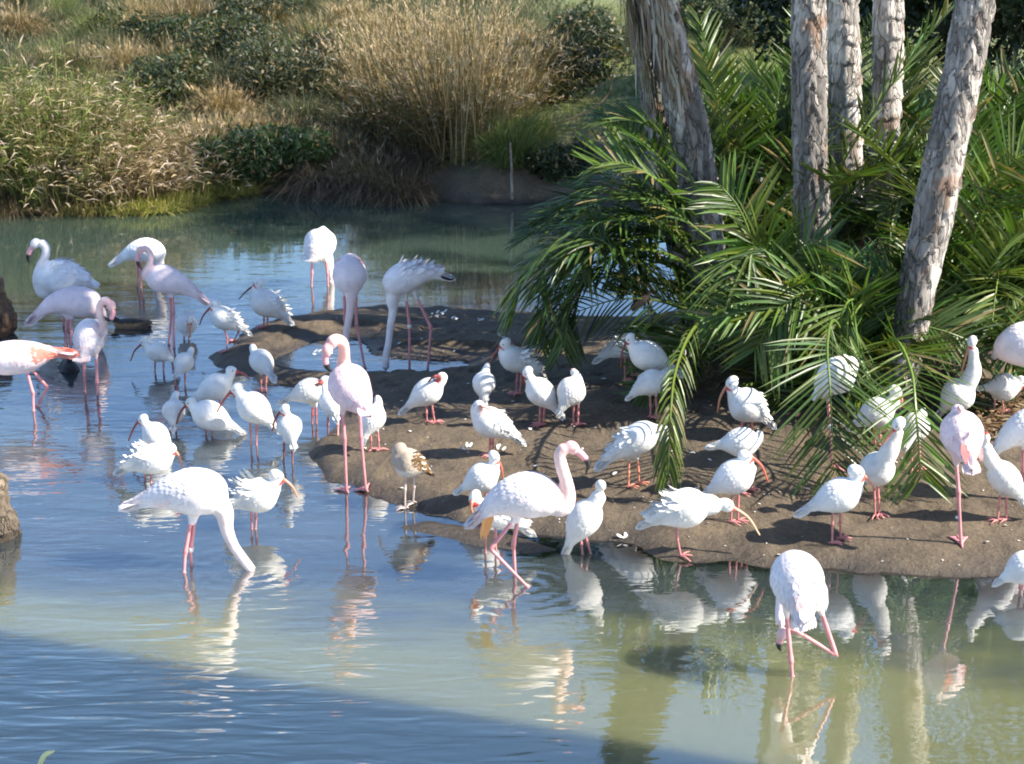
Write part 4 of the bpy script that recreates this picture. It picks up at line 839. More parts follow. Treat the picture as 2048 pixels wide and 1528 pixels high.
# dead straw leaves hanging round the first palm
sk = MB(); b1 = np.array(P1.location)
def cdist(v): 
    k = np.argmin([abs((764 - F_PX * (Vector(c[:3]) - CC).dot(UP) / (Vector(c[:3]) - CC).dot(FW)) - v) for c in C1]); return C1[k]
for k in range(420):
    v0 = rnd.uniform(-160, 150); c = cdist(v0); a = rnd.choice([rnd.uniform(pi * .72, pi * 1.12), rnd.uniform(pi * .9, pi * 1.72), rnd.uniform(pi * 1.35, pi * 1.62)]); rr = c[3] + rnd.uniform(-.005, .02 + .06 * (a < pi * 1.15))
    p0 = np.array((c[0] + rr * cos(a), c[1] + rr * sin(a), c[2])); ln = rnd.uniform(.10, .46) * (1.15 if a < pi * 1.15 else .8)
    p2 = p0 + np.array((rnd.uniform(-.03, .05) - .0 + .03, rnd.uniform(-.03, .02), -ln)); p1 = (p0 + p2) / 2 + np.array((cos(a), sin(a), 0)) * rnd.uniform(.005, .04)
    nrm = np.array((cos(a), sin(a), 0.0)); t = rnd.random(); col = (np.array((.42, .36, .27)) if t < .35 else (np.array((.27, .19, .12)) if t < .8 else np.array((.55, .52, .46)))) * rnd.uniform(.6, 1.15)
    sk.add(feather(p0, p1, p2, nrm, nrm, rnd.uniform(.008, .024)), col)
o = mesh_obj('dead_leaf_skirt', np.array(sk.V) - b1, sk.F, M_BLADE, P1, None, False, sk.C)

def clump(base_uv, n, Lr, label, spread=.16, elr=(25, 85), azr=(0, 360), dark=1.0, **kw):
    b = ground(*base_uv); root = empty('young_palm', b); tag(root, label, 'palm', 'young palms under the trunks')
    for k in range(n):
        az = radians(rnd.uniform(*azr)); base = np.array(b) + np.array((cos(az) * spread * rnd.random(), sin(az) * spread * rnd.random(), rnd.uniform(0, .25)))
        el = radians(rnd.uniform(*elr)); arc_frond(root, base, az, el, rnd.uniform(*Lr), rnd.uniform(.15, .55), n=rnd.choice([30, 34, 38]), leaf=rnd.uniform(.30, .42), hang=rnd.uniform(.1, .5),
                  green=GREEN * rnd.uniform(.75, 1.3) * dark * np.array((rnd.uniform(.85, 1.25), 1, rnd.uniform(.7, 1.2))), wid=rnd.uniform(.018, .026), **kw)
    return root
cl = {}
for key, uv, n, Lr, lab, kw in [
    ('a', (1470, 742), 8, (.7, 1.1), 'young feather palm at the foot of the left thick trunk, reaching out over the water', dict(azr=(60, 320), elr=(20, 60))),
    ('b', (1505, 640), 30, (2.5, 3.5), 'tall young palm between the left and the straight grey trunk', dict(elr=(50, 88))),
    ('c', (1590, 780), 15, (.8, 1.25), 'young palm with bright drooping fan fronds in front of the straight grey trunk', dict()),
    ('d', (1705, 785), 16, (.8, 1.3), 'young palm whose long frond hangs down in front of the banded flamingo', dict()),
    ('e', (1690, 600), 28, (2.2, 3.2), 'young palm among the bases of the two pale trunks', dict(elr=(45, 88))),
    ('f', (1895, 730), 18, (1.1, 1.8), 'young palm right of the leaning trunk foot', dict(azr=(-80, 200), elr=(35, 85))),
    ('g', (1985, 670), 26, (2.2, 3.1), 'spreading young palm at the right edge behind the stretching ibis', dict(elr=(40, 85))),
    ('h', (2100, 630), 18, (1.8, 2.8), 'tall young palm mostly outside the right edge', dict(elr=(45, 85))),
    ('i', (1815, 600), 28, (2.4, 3.4), 'dark young palm behind the leaning trunk', dict(elr=(45, 88))),
    ('j', (1480, 610), 18, (1.8, 2.8), 'shaded young palm behind the left thick trunk', dict(elr=(55, 88), dark=.8)),
    ('k', (1590, 580), 30, (2.7, 3.7), 'back young palm seen between the straight grey trunks', dict(elr=(50, 88))),
    ]:
    cl[key] = clump(uv, n, Lr, lab, **kw)
def pf(key, pts, tipv=None, **kw):
    root = cl[key]; Y = root.location.y
    if tipv:      # hangs down over nearer ground: depth runs from the clump out to where the tip almost touches the mud
        yt = ground(pts[-1][0], tipv).y; k = [0, .55, .85] + [1.0] * 9; P = [np.array(on_y(u, v, Y * (1 - k[i]) + yt * k[i] - .02 * i)) for i, (u, v, d) in enumerate(pts)]
    else: P = [np.array(on_y(u, v, Y + d)) for u, v, d in pts]
    return frond(root, P, **kw)
BR = GREEN * np.array((1.5, 1.45, 1.0)); DKG = GREEN * .75
pf('a', [(1450,590,.4),(1340,465,.1),(1230,440,-.2),(1120,480,-.25),(1050,560,-.25),(1030,620,-.25)], n=44, leaf=.36, hang=.8, green=GREEN)
pf('a', [(1450,580,.5),(1330,480,.3),(1230,460,.2),(1150,510,.2),(1120,600,.2),(1125,690,.2)], n=42, leaf=.34, hang=.8, green=DKG)
pf('a', [(1450,600,0),(1360,520,-.1),(1260,500,-.2),(1180,545,-.2),(1140,620,-.2),(1128,700,-.2)], n=40, leaf=.30, hang=.8, green=GREEN)
pf('a', [(1440,660,0),(1380,620,-.1),(1310,600,-.15),(1230,600,-.2),(1150,625,-.2)], n=26, leaf=.30, hang=.5, green=DKG * .8, nrm=(0, -1, .1), vee=0, wid=.014)
pf('a', [(1420,470,.6),(1360,400,.3),(1300,350,0),(1240,325,0),(1190,330,0)], n=30, leaf=.36, hang=.2, green=BR, nrm=(0, -.7, 1))
pf('a', [(1420,480,0),(1340,420,.1),(1270,395,.1),(1200,405,.1),(1150,440,.1)], n=34, leaf=.34, hang=.5, green=GREEN)
pf('a', [(1430,540,.1),(1300,430,.2),(1180,430,.3),(1100,450,.3),(1040,480,.3)], n=40, leaf=.32, hang=.4, green=GREEN)
pf('a', [(1420,420,.2),(1360,320,.3),(1310,260,.3),(1260,240,.3),(1200,245,.3)], n=32, leaf=.36, hang=.5, green=GREEN)
pf('a', [(1430,500,.3),(1330,390,.4),(1230,370,.45),(1130,410,.45),(1060,450,.45)], n=36, leaf=.34, hang=.6, green=DKG)
pf('a', [(1440,610,-.05),(1385,660,-.3),(1352,740,-.5),(1342,820,-.55),(1338,900,-.55),(1337,950,-.55)], tipv=985, n=46, leaf=.14, hang=2.2, wid=.015, skip=.12, green=GREEN * np.array((1.5, 1.2, .8)), nrm=(0, -1, .2), sweep=1.0)
pf('a', [(1450,660,-.1),(1400,690,-.3),(1330,700,-.4),(1270,715,-.4)], n=22, leaf=.26, hang=.2, green=BR, nrm=(0, -.6, 1))
pf('a', [(1450,700,-.1),(1400,720,-.35),(1330,760,-.5),(1270,800,-.5)], n=24, leaf=.24, hang=.2, green=GREEN, nrm=(0, -.6, 1))
_fa = random.Random(3)
for k in range(10):
    eu, ev = _fa.uniform(1020, 1270), _fa.uniform(420, 640); su, sv = _fa.uniform(1400, 1460), _fa.uniform(470, 640); pk = _fa.uniform(-120, -20); dd = _fa.uniform(-.35, .5)
    pf('a', [(su, sv, .6), (su * .65 + eu * .35, (sv * .65 + ev * .35) + pk * .8, dd * .5 + .3), (su * .3 + eu * .7, (sv * .3 + ev * .7) + pk, dd), (eu + 20, ev + pk * .3, dd), (eu, ev + 40, dd)], n=38, leaf=_fa.uniform(.28, .38), hang=.9, green=GREEN * _fa.uniform(.7, 1.3), nrm=(0, _fa.uniform(-.6, .1), 1))
pf('c', [(1570,700,0),(1535,600,-.1),(1510,500,-.2),(1480,420,-.25),(1440,370,-.25)], n=40, leaf=.42, hang=.5, green=BR, nrm=(.3, -1, .3))
pf('c', [(1570,660,0),(1540,520,-.2),(1510,490,-.25),(1490,540,-.3),(1480,620,-.3)], n=38, leaf=.40, hang=.7, green=BR, nrm=(0, -1, .3), sweep=.9)
pf('c', [(1580,690,0),(1570,560,-.1),(1600,500,-.2),(1660,480,-.25)], n=30, leaf=.38, hang=.3, green=GREEN, nrm=(0, -.8, .6))
pf('d', [(1720,680,0),(1640,610,-.2),(1560,595,-.3),(1480,605,-.35),(1400,640,-.35)], n=40, leaf=.34, hang=.3, green=BR, nrm=(0, -.7, .8))
pf('d', [(1720,690,0),(1690,600,-.2),(1620,580,-.35),(1560,620,-.45),(1510,700,-.45)], n=38, leaf=.40, hang=.5, green=BR, nrm=(-.2, -1, .4))
pf('d', [(1700,700,0),(1668,640,-.3),(1655,690,-.5),(1660,770,-.6),(1664,860,-.62),(1668,945,-.62)], tipv=975, n=44, leaf=.40, hang=.25, green=GREEN * 1.1, nrm=(0, -1, .15), sweep=.55, vee=.05, wid=.015)
pf('d', [(1740,700,0),(1790,680,-.3),(1822,740,-.45),(1832,820,-.5),(1838,900,-.52),(1843,955,-.52)], tipv=985, n=42, leaf=.36, hang=.25, green=BR, nrm=(0, -1, .15), sweep=.55, vee=.05, wid=.015)
pf('d', [(1740,700,0),(1740,620,-.2),(1700,600,-.4),(1680,650,-.5),(1690,700,-.5)], n=30, leaf=.34, hang=.5, green=BR, nrm=(0, -1, .4))
pf('d', [(1730,700,0),(1800,650,-.2),(1880,660,-.3),(1960,690,-.3)], n=30, leaf=.36, hang=.4, green=GREEN, nrm=(0, -.8, .6))
pf('f', [(1890,720,0),(1895,560,0),(1905,450,-.1),(1900,360,-.1),(1880,330,-.1)], n=36, leaf=.36, hang=.2, green=BR, nrm=(.6, -1, .2))
pf('f', [(1890,720,0),(1925,560,-.1),(1960,440,-.15),(2010,340,-.2),(2060,300,-.2)], n=40, leaf=.42, hang=.3, green=BR, nrm=(-.3, -1, .4))
pf('g', [(1960,640,0),(1985,560,-.3),(2020,500,-.5),(2060,470,-.6)], n=34, leaf=.44, hang=.4, green=BR, nrm=(-.2, -1, .5))
pf('g', [(1960,640,0),(1920,600,-.3),(1880,560,-.5),(1830,590,-.6)], n=30, leaf=.40, hang=.5, green=BR, nrm=(.2, -1, .5))

# ------------------------------------------------------------------ shrubs and trees of leaves
def leaf_mass(name, loc, blobs, n, size, green, label, cat, group=None, trunk=None, dead=.0, seed=1):
    n = int(n * 1.2); r_ = np.random.default_rng(seed); root = empty(name, loc); tag(root, label, cat, group); V = []; F = []; K = []; tot = sum(b[3] ** 2 for b in blobs)
    for bx, by, bz, br in blobs:
        m = int(n * br * br / tot); d = r_.normal(size=(m, 3)); d /= np.linalg.norm(d, axis=1)[:, None]; rr = br * (.55 + .5 * r_.random(m) ** .7) * (1 + .25 * np.sin(d[:, 0] * 7 + bx * 9) * np.cos(d[:, 2] * 6 + bz * 5))
        c = d * rr[:, None] * np.array((1, 1, .85)) + np.array((bx, by, bz)); a = r_.normal(size=(m, 3)); a /= np.linalg.norm(a, axis=1)[:, None]; bb = np.cross(a, d + r_.normal(size=(m, 3)) * .6); bb /= np.linalg.norm(bb, axis=1)[:, None] + 1e-9
        s = size * (.6 + .8 * r_.random(m))[:, None]; o = sum(len(x) for x in V)
        V.append(np.stack([c - a * s, c + bb * s * .35, c + a * s, c - bb * s * .35], 1).reshape(-1, 3)); F.append(np.arange(m * 4).reshape(m, 4) + o)
        g = np.array(green)[None] * (.6 + .8 * r_.random(m))[:, None] * np.array((1, 1, 1)); g[r_.random(m) < dead] = (.22, .16, .08); K.append(np.repeat(g, 4, axis=0))
    mesh_obj('foliage' if trunk is None else 'crown', np.vstack(V), np.vstack(F), M_LEAF, root, None, False, np.vstack(K))
    mt = MB(); th = trunk or .25
    for k in range(3 if trunk is None else 5):
        bx, by, bz, br = blobs[k % len(blobs)]; mt.add(tube([(k * .03, 0, -.15), (bx * .4, by * .4, bz * .5), (bx, by, bz)], [.03 * (6 if trunk and k == 0 else 1.5), .03 * (4 if trunk and k == 0 else 1), .01], 7), (.12, .09, .06))
    mesh_obj('stems' if trunk is None else 'trunk', mt.V, mt.F, M_TRUNK, root, None, True, mt.C); return root
def spot(x, y): return (x, y, hz(x, y) - .05)
def blobs(r, hgt, k, sd):
    q = random.Random(sd); return [(q.uniform(-1, 1) * r * .6, q.uniform(-1, 1) * r * .5, hgt * (.35 + .5 * q.random()), r * q.uniform(.35, .6)) for _ in range(k)]
TG = 'broad trees beyond the palms'
for i, (x, y, r, h, n, lab) in enumerate([(6.0, 22.6, 2.3, 3.0, 14000, 'dark dense tree behind the rightmost palm trunk'), (4.5, 24.5, 1.5, 2.4, 8000, 'dark rounded tree farther back between the palm trunks'), (8.2, 22.5, 2.6, 6.6, 14000, 'dark dense tree in the top right corner'), (6.9, 17.4, 2.6, 10.0, 15000, 'very tall tree on the islet outside the right edge shading the channel'),
      (7.4, 19.8, 2.6, 7.4, 14000, 'tall dense tree outside the right edge that shades the middle bank'), (9.6, 20.4, 2.8, 6.4, 14000, 'big dense tree farthest right beyond the frame')]):
    leaf_mass('broad_tree', spot(x, y), blobs(r, h, 9, i + 3), n, (.07), (.022, .036, .012), lab, 'tree', TG, trunk=1, seed=i)
for i, (u, v, r, h, n, g, lab) in enumerate([(1940, 590, .75, .9, 5200, (.045, .085, .02), 'leafy dark green shrub beneath the fronds at right'), (2040, 600, .7, 1.0, 3600, (.05, .09, .022), 'leafy shrub at the right edge behind the shaded flamingo'),
      (1620, 600, .6, .8, 3000, (.03, .055, .015), 'dark low shrub under the young palms behind the straight trunk'), (1500, 610, .5, .7, 2600, (.03, .06, .015), 'dark low shrub under the young palms near the left trunk')]):
    b = ground(u, v); leaf_mass('leafy_shrub', b, blobs(r, h, 7, i + 30), n, .035, g, lab, 'shrub', 'shrubs under the palms', seed=40 + i)
for i, (u, v, r, h, n, g, lab) in enumerate([(430, 372, .45, .5, 2600, (.07, .13, .03), 'bright leafy bush on the left shore beside the reeds'), (520, 372, .7, .6, 3800, (.035, .06, .02), 'dark bush over the water left of the straw curtain'),
      (1440, 105, .8, 1.0, 4200, (.04, .06, .028), 'round dark bush on the lawn between the palm trunks'), (1200, 150, .8, .8, 4200, (.05, .065, .035), 'grey-green rounded bush left of the thick palm trunk'),
      (600, 355, .5, .55, 2400, (.06, .10, .03), 'small leafy bush above the dark water'), (360, 120, .6, .6, 2600, (.04, .06, .025), 'dark low bush among the grasses upper left'),
      (455, 150, .8, .8, 4200, (.045, .058, .026), 'wide dark green bush above the straw mounds'), (560, 215, .8, .75, 4200, (.05, .058, .03), 'dark bush left of the golden stand'), (330, 215, .7, .6, 3600, (.05, .065, .028), 'dark bush right behind the reed thicket'),  # bushes of this row and the next added as the slope's shadow pockets
      (660, 170, .6, .7, 3200, (.06, .062, .035), 'grey-dark bush at the left end of the golden stand'), (250, 95, .6, .5, 2600, (.035, .045, .02), 'dark bush high above the reeds'), (510, 70, .8, .7, 3800, (.04, .055, .03), 'broad grey-green bush near the top of the left slope'),
      (1130, 200, .9, .6, 4000, (.022, .034, .014), 'low dark bush on the shaded lawn right of the golden stand'), (1120, 330, .5, .35, 2400, (.03, .045, .015), 'low dark green growth on top of the bare bank')]):
    b = ground(u, v); leaf_mass('bank_bush', b, blobs(r, h, 7, i + 60), n, .04, g, lab, 'bush', 'bushes of the far bank', seed=70 + i, dead=.1)

# ------------------------------------------------------------------ grasses and reeds of the far bank
PAL = {'green': [(.09, .14, .03), (.13, .17, .05), (.20, .19, .08)], 'straw': [(.26, .19, .10), (.20, .14, .075), (.34, .26, .15), (.11, .085, .045)], 'grey': [(.055, .075, .035), (.09, .105, .06), (.16, .15, .09)],
       'gold': [(.21, .15, .07), (.15, .10, .045), (.32, .24, .14), (.085, .065, .03)], 'reed': [(.075, .11, .025), (.11, .135, .035), (.20, .18, .07), (.28, .22, .13)], 'browngold': [(.15, .10, .04), (.09, .075, .028), (.23, .16, .08), (.07, .085, .025)], 'yellow': [(.26, .26, .07), (.34, .30, .10), (.16, .19, .05)],
       'brown': [(.13, .095, .06), (.09, .065, .04), (.19, .14, .09)]}
def tuft_mesh(name, n, rb, hgt, spread, droop, wid, pal, seed, leafy=False, heads=0.0):
    r_ = np.random.default_rng(seed); V = []; F = []; K = []; cols = np.array(PAL[pal])
    az = r_.random(n) * 2 * pi; rr = rb * np.sqrt(r_.random(n)); x = rr * np.cos(az); y = rr * np.sin(az); az2 = az + r_.normal(size=n) * .7; tilt = np.abs(r_.normal(size=n)) * spread
    d = np.stack([np.cos(az2) * np.sin(tilt), np.sin(az2) * np.sin(tilt), np.cos(tilt)], 1); h = hgt * (.45 + .6 * r_.random(n)); dr = droop * (.4 + 1.2 * r_.random(n))
    sa = r_.random(n) * pi; side = np.stack([np.cos(sa), np.sin(sa), np.zeros(n)], 1); base = np.stack([x, y, np.full(n, -.04)], 1); c = cols[r_.integers(0, len(cols), n)] * (.65 + .7 * r_.random(n))[:, None]
    rows = []; ss = (0, .3, .6, .85, 1.0)
    for s in ss:
        hz_ = d.copy(); hz_[:, 2] = 0; p = base + d * (h * s)[:, None] + hz_ * (h * dr * s * s * .6)[:, None]; p[:, 2] -= h * dr * s ** 2.5 * .8; w = wid * (1 - .8 * s * s) * (1 if s < 1 else .4)
        rows.append(p - side * w * .5); rows.append(p + side * w * .5)
    V = np.stack(rows, 1).reshape(-1, 3); m = len(ss) * 2; o = (np.arange(n) * m)[:, None]
    F = np.vstack([o + np.array([2 * i, 2 * i + 1, 2 * i + 3, 2 * i + 2]) for i in range(len(ss) - 1)]); K = np.repeat(c, m, axis=0)
    if leafy:            # reeds: short leaves and seed heads along each cane
        k = n * 7; who = r_.integers(0, n, k); s = .25 + .75 * r_.random(k); hz_ = d[who].copy(); hz_[:, 2] = 0
        p = base[who] + d[who] * (h[who] * s)[:, None] + hz_ * (h[who] * dr[who] * s * s * .6)[:, None]; p[:, 2] -= h[who] * dr[who] * s ** 2.5 * .8
        q = r_.normal(size=(k, 3)); q[:, 2] = np.abs(q[:, 2]) * .5 + .1; q /= np.linalg.norm(q, axis=1)[:, None]; ln = (.07 + .13 * r_.random(k))[:, None]; w = np.cross(q, r_.normal(size=(k, 3))); w /= np.linalg.norm(w, axis=1)[:, None]
        tip = p + q * ln; tip[:, 2] -= ln[:, 0] * .5 * r_.random(k); mid = p + q * ln * .5 ; V2 = np.stack([p, mid + w * .0065, tip, mid - w * .0065], 1).reshape(-1, 3); F2 = np.arange(k * 4).reshape(k, 4) + len(V)
        c2 = cols[r_.integers(0, len(cols), k)] * (.7 + .7 * r_.random(k))[:, None]; pale = r_.random(k) < heads; c2[pale] = np.array((.50, .40, .32)) * (.7 + .5 * r_.random(pale.sum()))[:, None]
        V = np.vstack([V, V2]); F = np.vstack([F, F2]); K = np.vstack([K, np.repeat(c2, 4, axis=0)])
    elif heads > 0:      # plume-like seed heads at the tips
        idx = np.where(r_.random(n) < heads)[0]; kk = len(idx) * 10; who = np.repeat(idx, 10); s = .72 + .28 * r_.random(kk); hz_ = d[who].copy(); hz_[:, 2] = 0
        p = base[who] + d[who] * (h[who] * s)[:, None] + hz_ * (h[who] * dr[who] * s * s * .6)[:, None]; p[:, 2] -= h[who] * dr[who] * s ** 2.5 * .8
        q = d[who] + r_.normal(size=(kk, 3)) * .35; ln = (.04 + .06 * r_.random(kk))[:, None]; w = np.cross(q, r_.normal(size=(kk, 3))); w /= np.linalg.norm(w, axis=1)[:, None]
        V2 = np.stack([p, p + q * ln * .5 + w * .006, p + q * ln, p + q * ln * .5 - w * .006], 1).reshape(-1, 3); F2 = np.arange(kk * 4).reshape(kk, 4) + len(V); c2 = np.array((.45, .34, .22)) * (.6 + .7 * r_.random(kk))[:, None]
        V = np.vstack([V, V2]); F = np.vstack([F, F2]); K = np.vstack([K, np.repeat(c2, 4, axis=0)])
    me_o = mesh_obj(name, V, F, M_BLADE, None, (0, 0, 0), False, K); return me_o
TM = {}
def tuft(kind, name, u, v, sc, label, cat='grass tuft', group='grass tufts of the far bank', sz=None, rot=None):
    p = ground(u, v)
    if kind not in TM: o = TM[kind] = KINDS[kind](name)
    else: o = TM[kind].copy(); COL.objects.link(o); o.name = name
    o.location = (p.x, p.y, p.z); o.scale = (sc, sc, sz or sc); o.rotation_euler = (0, 0, rnd.uniform(0, 6.28) if rot is None else rot); tag(o, label, cat, group); return o
KINDS = {
 'reed': lambda n: tuft_mesh(n, 560, .46, 1.6, .36, .3, .009, 'reed', 1, True, .10), 'reed_dry': lambda n: tuft_mesh(n, 460, .42, 1.15, .42, .45, .008, 'straw', 2, True, .3),
 'fountain': lambda n: tuft_mesh(n, 1500, .16, .95, .55, .75, .009, 'straw', 3, False, .05), 'fountain_green': lambda n: tuft_mesh(n, 1400, .16, .95, .50, .6, .009, 'green', 4),
 'greyt': lambda n: tuft_mesh(n, 1500, .2, .9, .55, .8, .008, 'grey', 5), 'pampas': lambda n: tuft_mesh(n, 210, .42, 2.25, .30, .30, .011, 'gold', 6, False, .5), 'cane': lambda n: tuft_mesh(n, 520, .46, 1.35, .36, .45, .010, 'browngold', 16, True, .16), 'curtain': lambda n: tuft_mesh(n, 1700, .30, .75, .75, 1.15, .009, 'brown', 7),
 'low': lambda n: tuft_mesh(n, 900, .35, .26, .7, .5, .010, 'yellow', 8), 'mound': lambda n: tuft_mesh(n, 1700, .26, .62, .75, .9, .009, 'straw', 9, False, .03), 'green_low': lambda n: tuft_mesh(n, 1200, .3, .5, .55, .5, .011, 'green', 10)}
for a in [
 ('reed','reed_clump',40,392,1.05,'tall green reeds at the left edge of the far shore'), ('reed','reed_clump',120,398,1.15,'leafy green reed clump second from the left edge'), ('reed','reed_clump',195,392,1.05,'reed clump in the middle of the left thicket'),
 ('reed','reed_clump',85,360,1.25,'highest reeds at the back of the left thicket'), ('reed','reed_clump',10,360,1.2,'back reeds cut by the left edge'), ('reed_dry','reed_clump',255,392,1.05,'tan seeding reeds at the right of the thicket'),
 ('reed_dry','reed_clump',300,385,.95,'dry pinkish reeds at the right end of the thicket'), ('reed_dry','reed_clump',235,360,1.15,'dry reeds behind the tan seeding ones'), ('reed_dry','reed_clump',320,350,.75,'short dry reeds nearest the straw mound'),
 ('curtain','straw_tuft',22,408,.9,'brown drooping straw tuft at the left edge beside the driftwood'), ('mound','straw_tuft',150,402,.85,'brown straw tuft at the foot of the green reeds'), ('mound','straw_tuft',205,404,.8,'low straw mound between the reed feet'),
 ('mound','straw_tuft',410,300,1.1,'pinkish straw mound right of the left thicket'), ('mound','straw_tuft',480,275,1.0,'straw mound above the dark bush'), ('fountain','straw_tuft',450,235,.9,'upright dry tuft behind the straw mounds'),
 ('fountain','straw_tuft',40,75,1.1,'dry fountain grass in the top left corner'), ('fountain','straw_tuft',290,60,1.2,'golden fountain grass at the top left of the slope'), ('fountain','straw_tuft',370,75,1.3,'wide golden fountain grass at the top of the slope'),
 ('fountain_green','green_tuft',200,95,1.1,'green fountain grass above the reed thicket'), ('greyt','green_tuft',130,60,1.0,'grey-green tuft near the top left corner'), ('greyt','green_tuft',510,190,1.2,'large grey-green tuft in the middle left of the slope'),
 ('greyt','green_tuft',580,170,1.1,'grey-green tuft beside the large one'), ('fountain_green','green_tuft',440,110,1.1,'dark green tuft high on the left slope'), ('fountain_green','green_tuft',330,205,.9,'green tuft between thicket and straw mounds'),
 ('fountain','straw_tuft',540,60,1.1,'dry tuft at the top between green ones'), ('fountain','straw_tuft',640,100,1.1,'pale dry tuft left of the tall golden grass'), ('greyt','green_tuft',700,190,1.0,'grey tuft in the shade of the tall golden grass'),
 ('pampas','golden_grass',900,298,0.99,'tall golden cane grass in the middle of the bank'), ('cane','golden_grass',880,303,0.99,'messy brown leafy canes at the foot of the golden stand'), ('cane','golden_grass',960,288,0.95,'brown leafy canes at the right foot of the stand'), ('cane','golden_grass',800,268,1.03,'brown leafy canes on the left side of the stand'), ('cane','golden_grass',900,218,1.16,'brown leafy canes behind the golden stand'),('cane','golden_grass',740,178,0.95,'leafy brown canes left behind the stand'),('cane','golden_grass',1010,218,1.07,'leafy brown canes right behind the stand'),
 ('pampas','golden_grass',800,278,0.90,'golden cane grass leaning left'), ('pampas','golden_grass',990,268,0.95,'golden cane grass at the right of the stand'),
 ('pampas','golden_grass',850,223,0.99,'golden canes at the back of the stand'), ('pampas','golden_grass',940,208,0.95,'back right golden canes of the stand'), ('pampas','golden_grass',930,313,1.03,'very tall canes at the middle front of the stand'), ('pampas','golden_grass',740,208,0.77,'sparse golden canes at the left end of the stand'),
 ('fountain_green','green_tuft',1020,325,1.0,'deep green blades at the right foot of the golden grass'), ('fountain_green','green_tuft',1060,300,.9,'green blades between the golden grass and the bare bank'),
 ('curtain','straw_tuft',650,378,1.05,'shaded straw curtain hanging over the dark water'), ('curtain','straw_tuft',720,380,1.0,'second shaded straw curtain over the water'), ('curtain','straw_tuft',790,388,.95,'straw curtain next to the bare bank'),
 ('curtain','straw_tuft',860,322,.7,'brown straw on top of the bare bank'), ('greyt','green_tuft',1110,95,1.0,'grey grass mound right of the golden stand'),
 ('greyt','green_tuft',1180,70,1.1,'grey grass mound below the sunny lawn'), ('greyt','green_tuft',1235,110,1.0,'dark grass mound close to the thick palm trunk'), ('fountain','straw_tuft',1040,110,1.0,'dry grass mound at the shaded lawn edge'),
 ('greyt','green_tuft',1420,70,1.1,'grass mound on the lawn right of the thick trunk'), ('greyt','green_tuft',1500,90,1.0,'grass mound between the trunks, lower one'), ('fountain_green','green_tuft',1560,60,1.0,'grass mound on the lawn close to the straight trunk'),
 ('green_low','green_tuft',370,380,.8,'fresh green leaves at the shore right of the reeds'), ('green_low','green_tuft',470,370,.8,'low green tuft on the dark shore'), ('green_low','green_tuft',560,345,.8,'low green tuft above the straw curtains'),
 ('fountain','straw_tuft',700,60,1.1,'dry tuft at the top behind the golden grass'), ('fountain','straw_tuft',780,90,1.2,'second dry tuft at the top behind the golden grass'), ('greyt','green_tuft',610,250,.9,'grey tuft over the mown spot of the bank'),
 ('mound','straw_tuft',560,270,.8,'dry mound right of the pinkish one'), ('greyt','green_tuft',20,180,1.1,'grey tuft behind the left reeds'), ('fountain','straw_tuft',250,150,1.0,'dry tuft just above the reed thicket'),
 ('mound','straw_tuft',390,190,1.0,'dull straw mound in the middle of the left slope'), ('greyt','green_tuft',450,175,1.0,'grey-green tuft above the pinkish straw'), ('fountain','straw_tuft',160,160,1.0,'dry tuft behind the tallest reeds'),
 ('mound','straw_tuft',660,310,.9,'brown mound behind the straw curtains'), ('mound','straw_tuft',740,330,.9,'brown mound left of the golden grass foot')]: tuft(*a)
_ul = random.Random(5); _used = set()
for i in range(48):
    u = _ul.uniform(-40, 800); v = _ul.uniform(-30, 170); kd = _ul.choice(['fountain', 'greyt', 'greyt', 'fountain_green', 'greyt']); look = {'fountain': 'dry golden', 'greyt': 'grey-green', 'fountain_green': 'fresh green'}[kd]
    wh = ['left corner', 'space above the reed thicket', 'space above the straw mounds', 'space beside the golden stand'][min(3, max(0, int(u / 200)))]; hh = ['at the very top', 'in the upper row', 'halfway down', 'lower on the slope'][min(3, max(0, int((v + 30) / 50)))]; sz_ = _ul.uniform(.8, 1.25)
    lb_ = (sz_ > 1.03, look, hh, wh)
    if lb_ in _used: continue
    _used.add(lb_)
    tuft(kd, 'slope_tuft', u, v, sz_, ('large ' if sz_ > 1.03 else 'small ') + look + ' grass tuft ' + hh + ', ' + wh, 'grass tuft', 'grass tufts of the upper left slope')
for i in range(26):      # yellow-green fringe where the left shore meets the water
    u = rnd.uniform(-20, 480); v = np.interp(u, [0, 250, 400, 480], [420, 412, 398, 388]) + rnd.uniform(-16, 4); tuft('low', 'shore_grass', u, v, rnd.uniform(.7, 1.1), 'yellow-green grass tuft along the left shoreline', 'grass tuft', 'shoreline grass tufts')
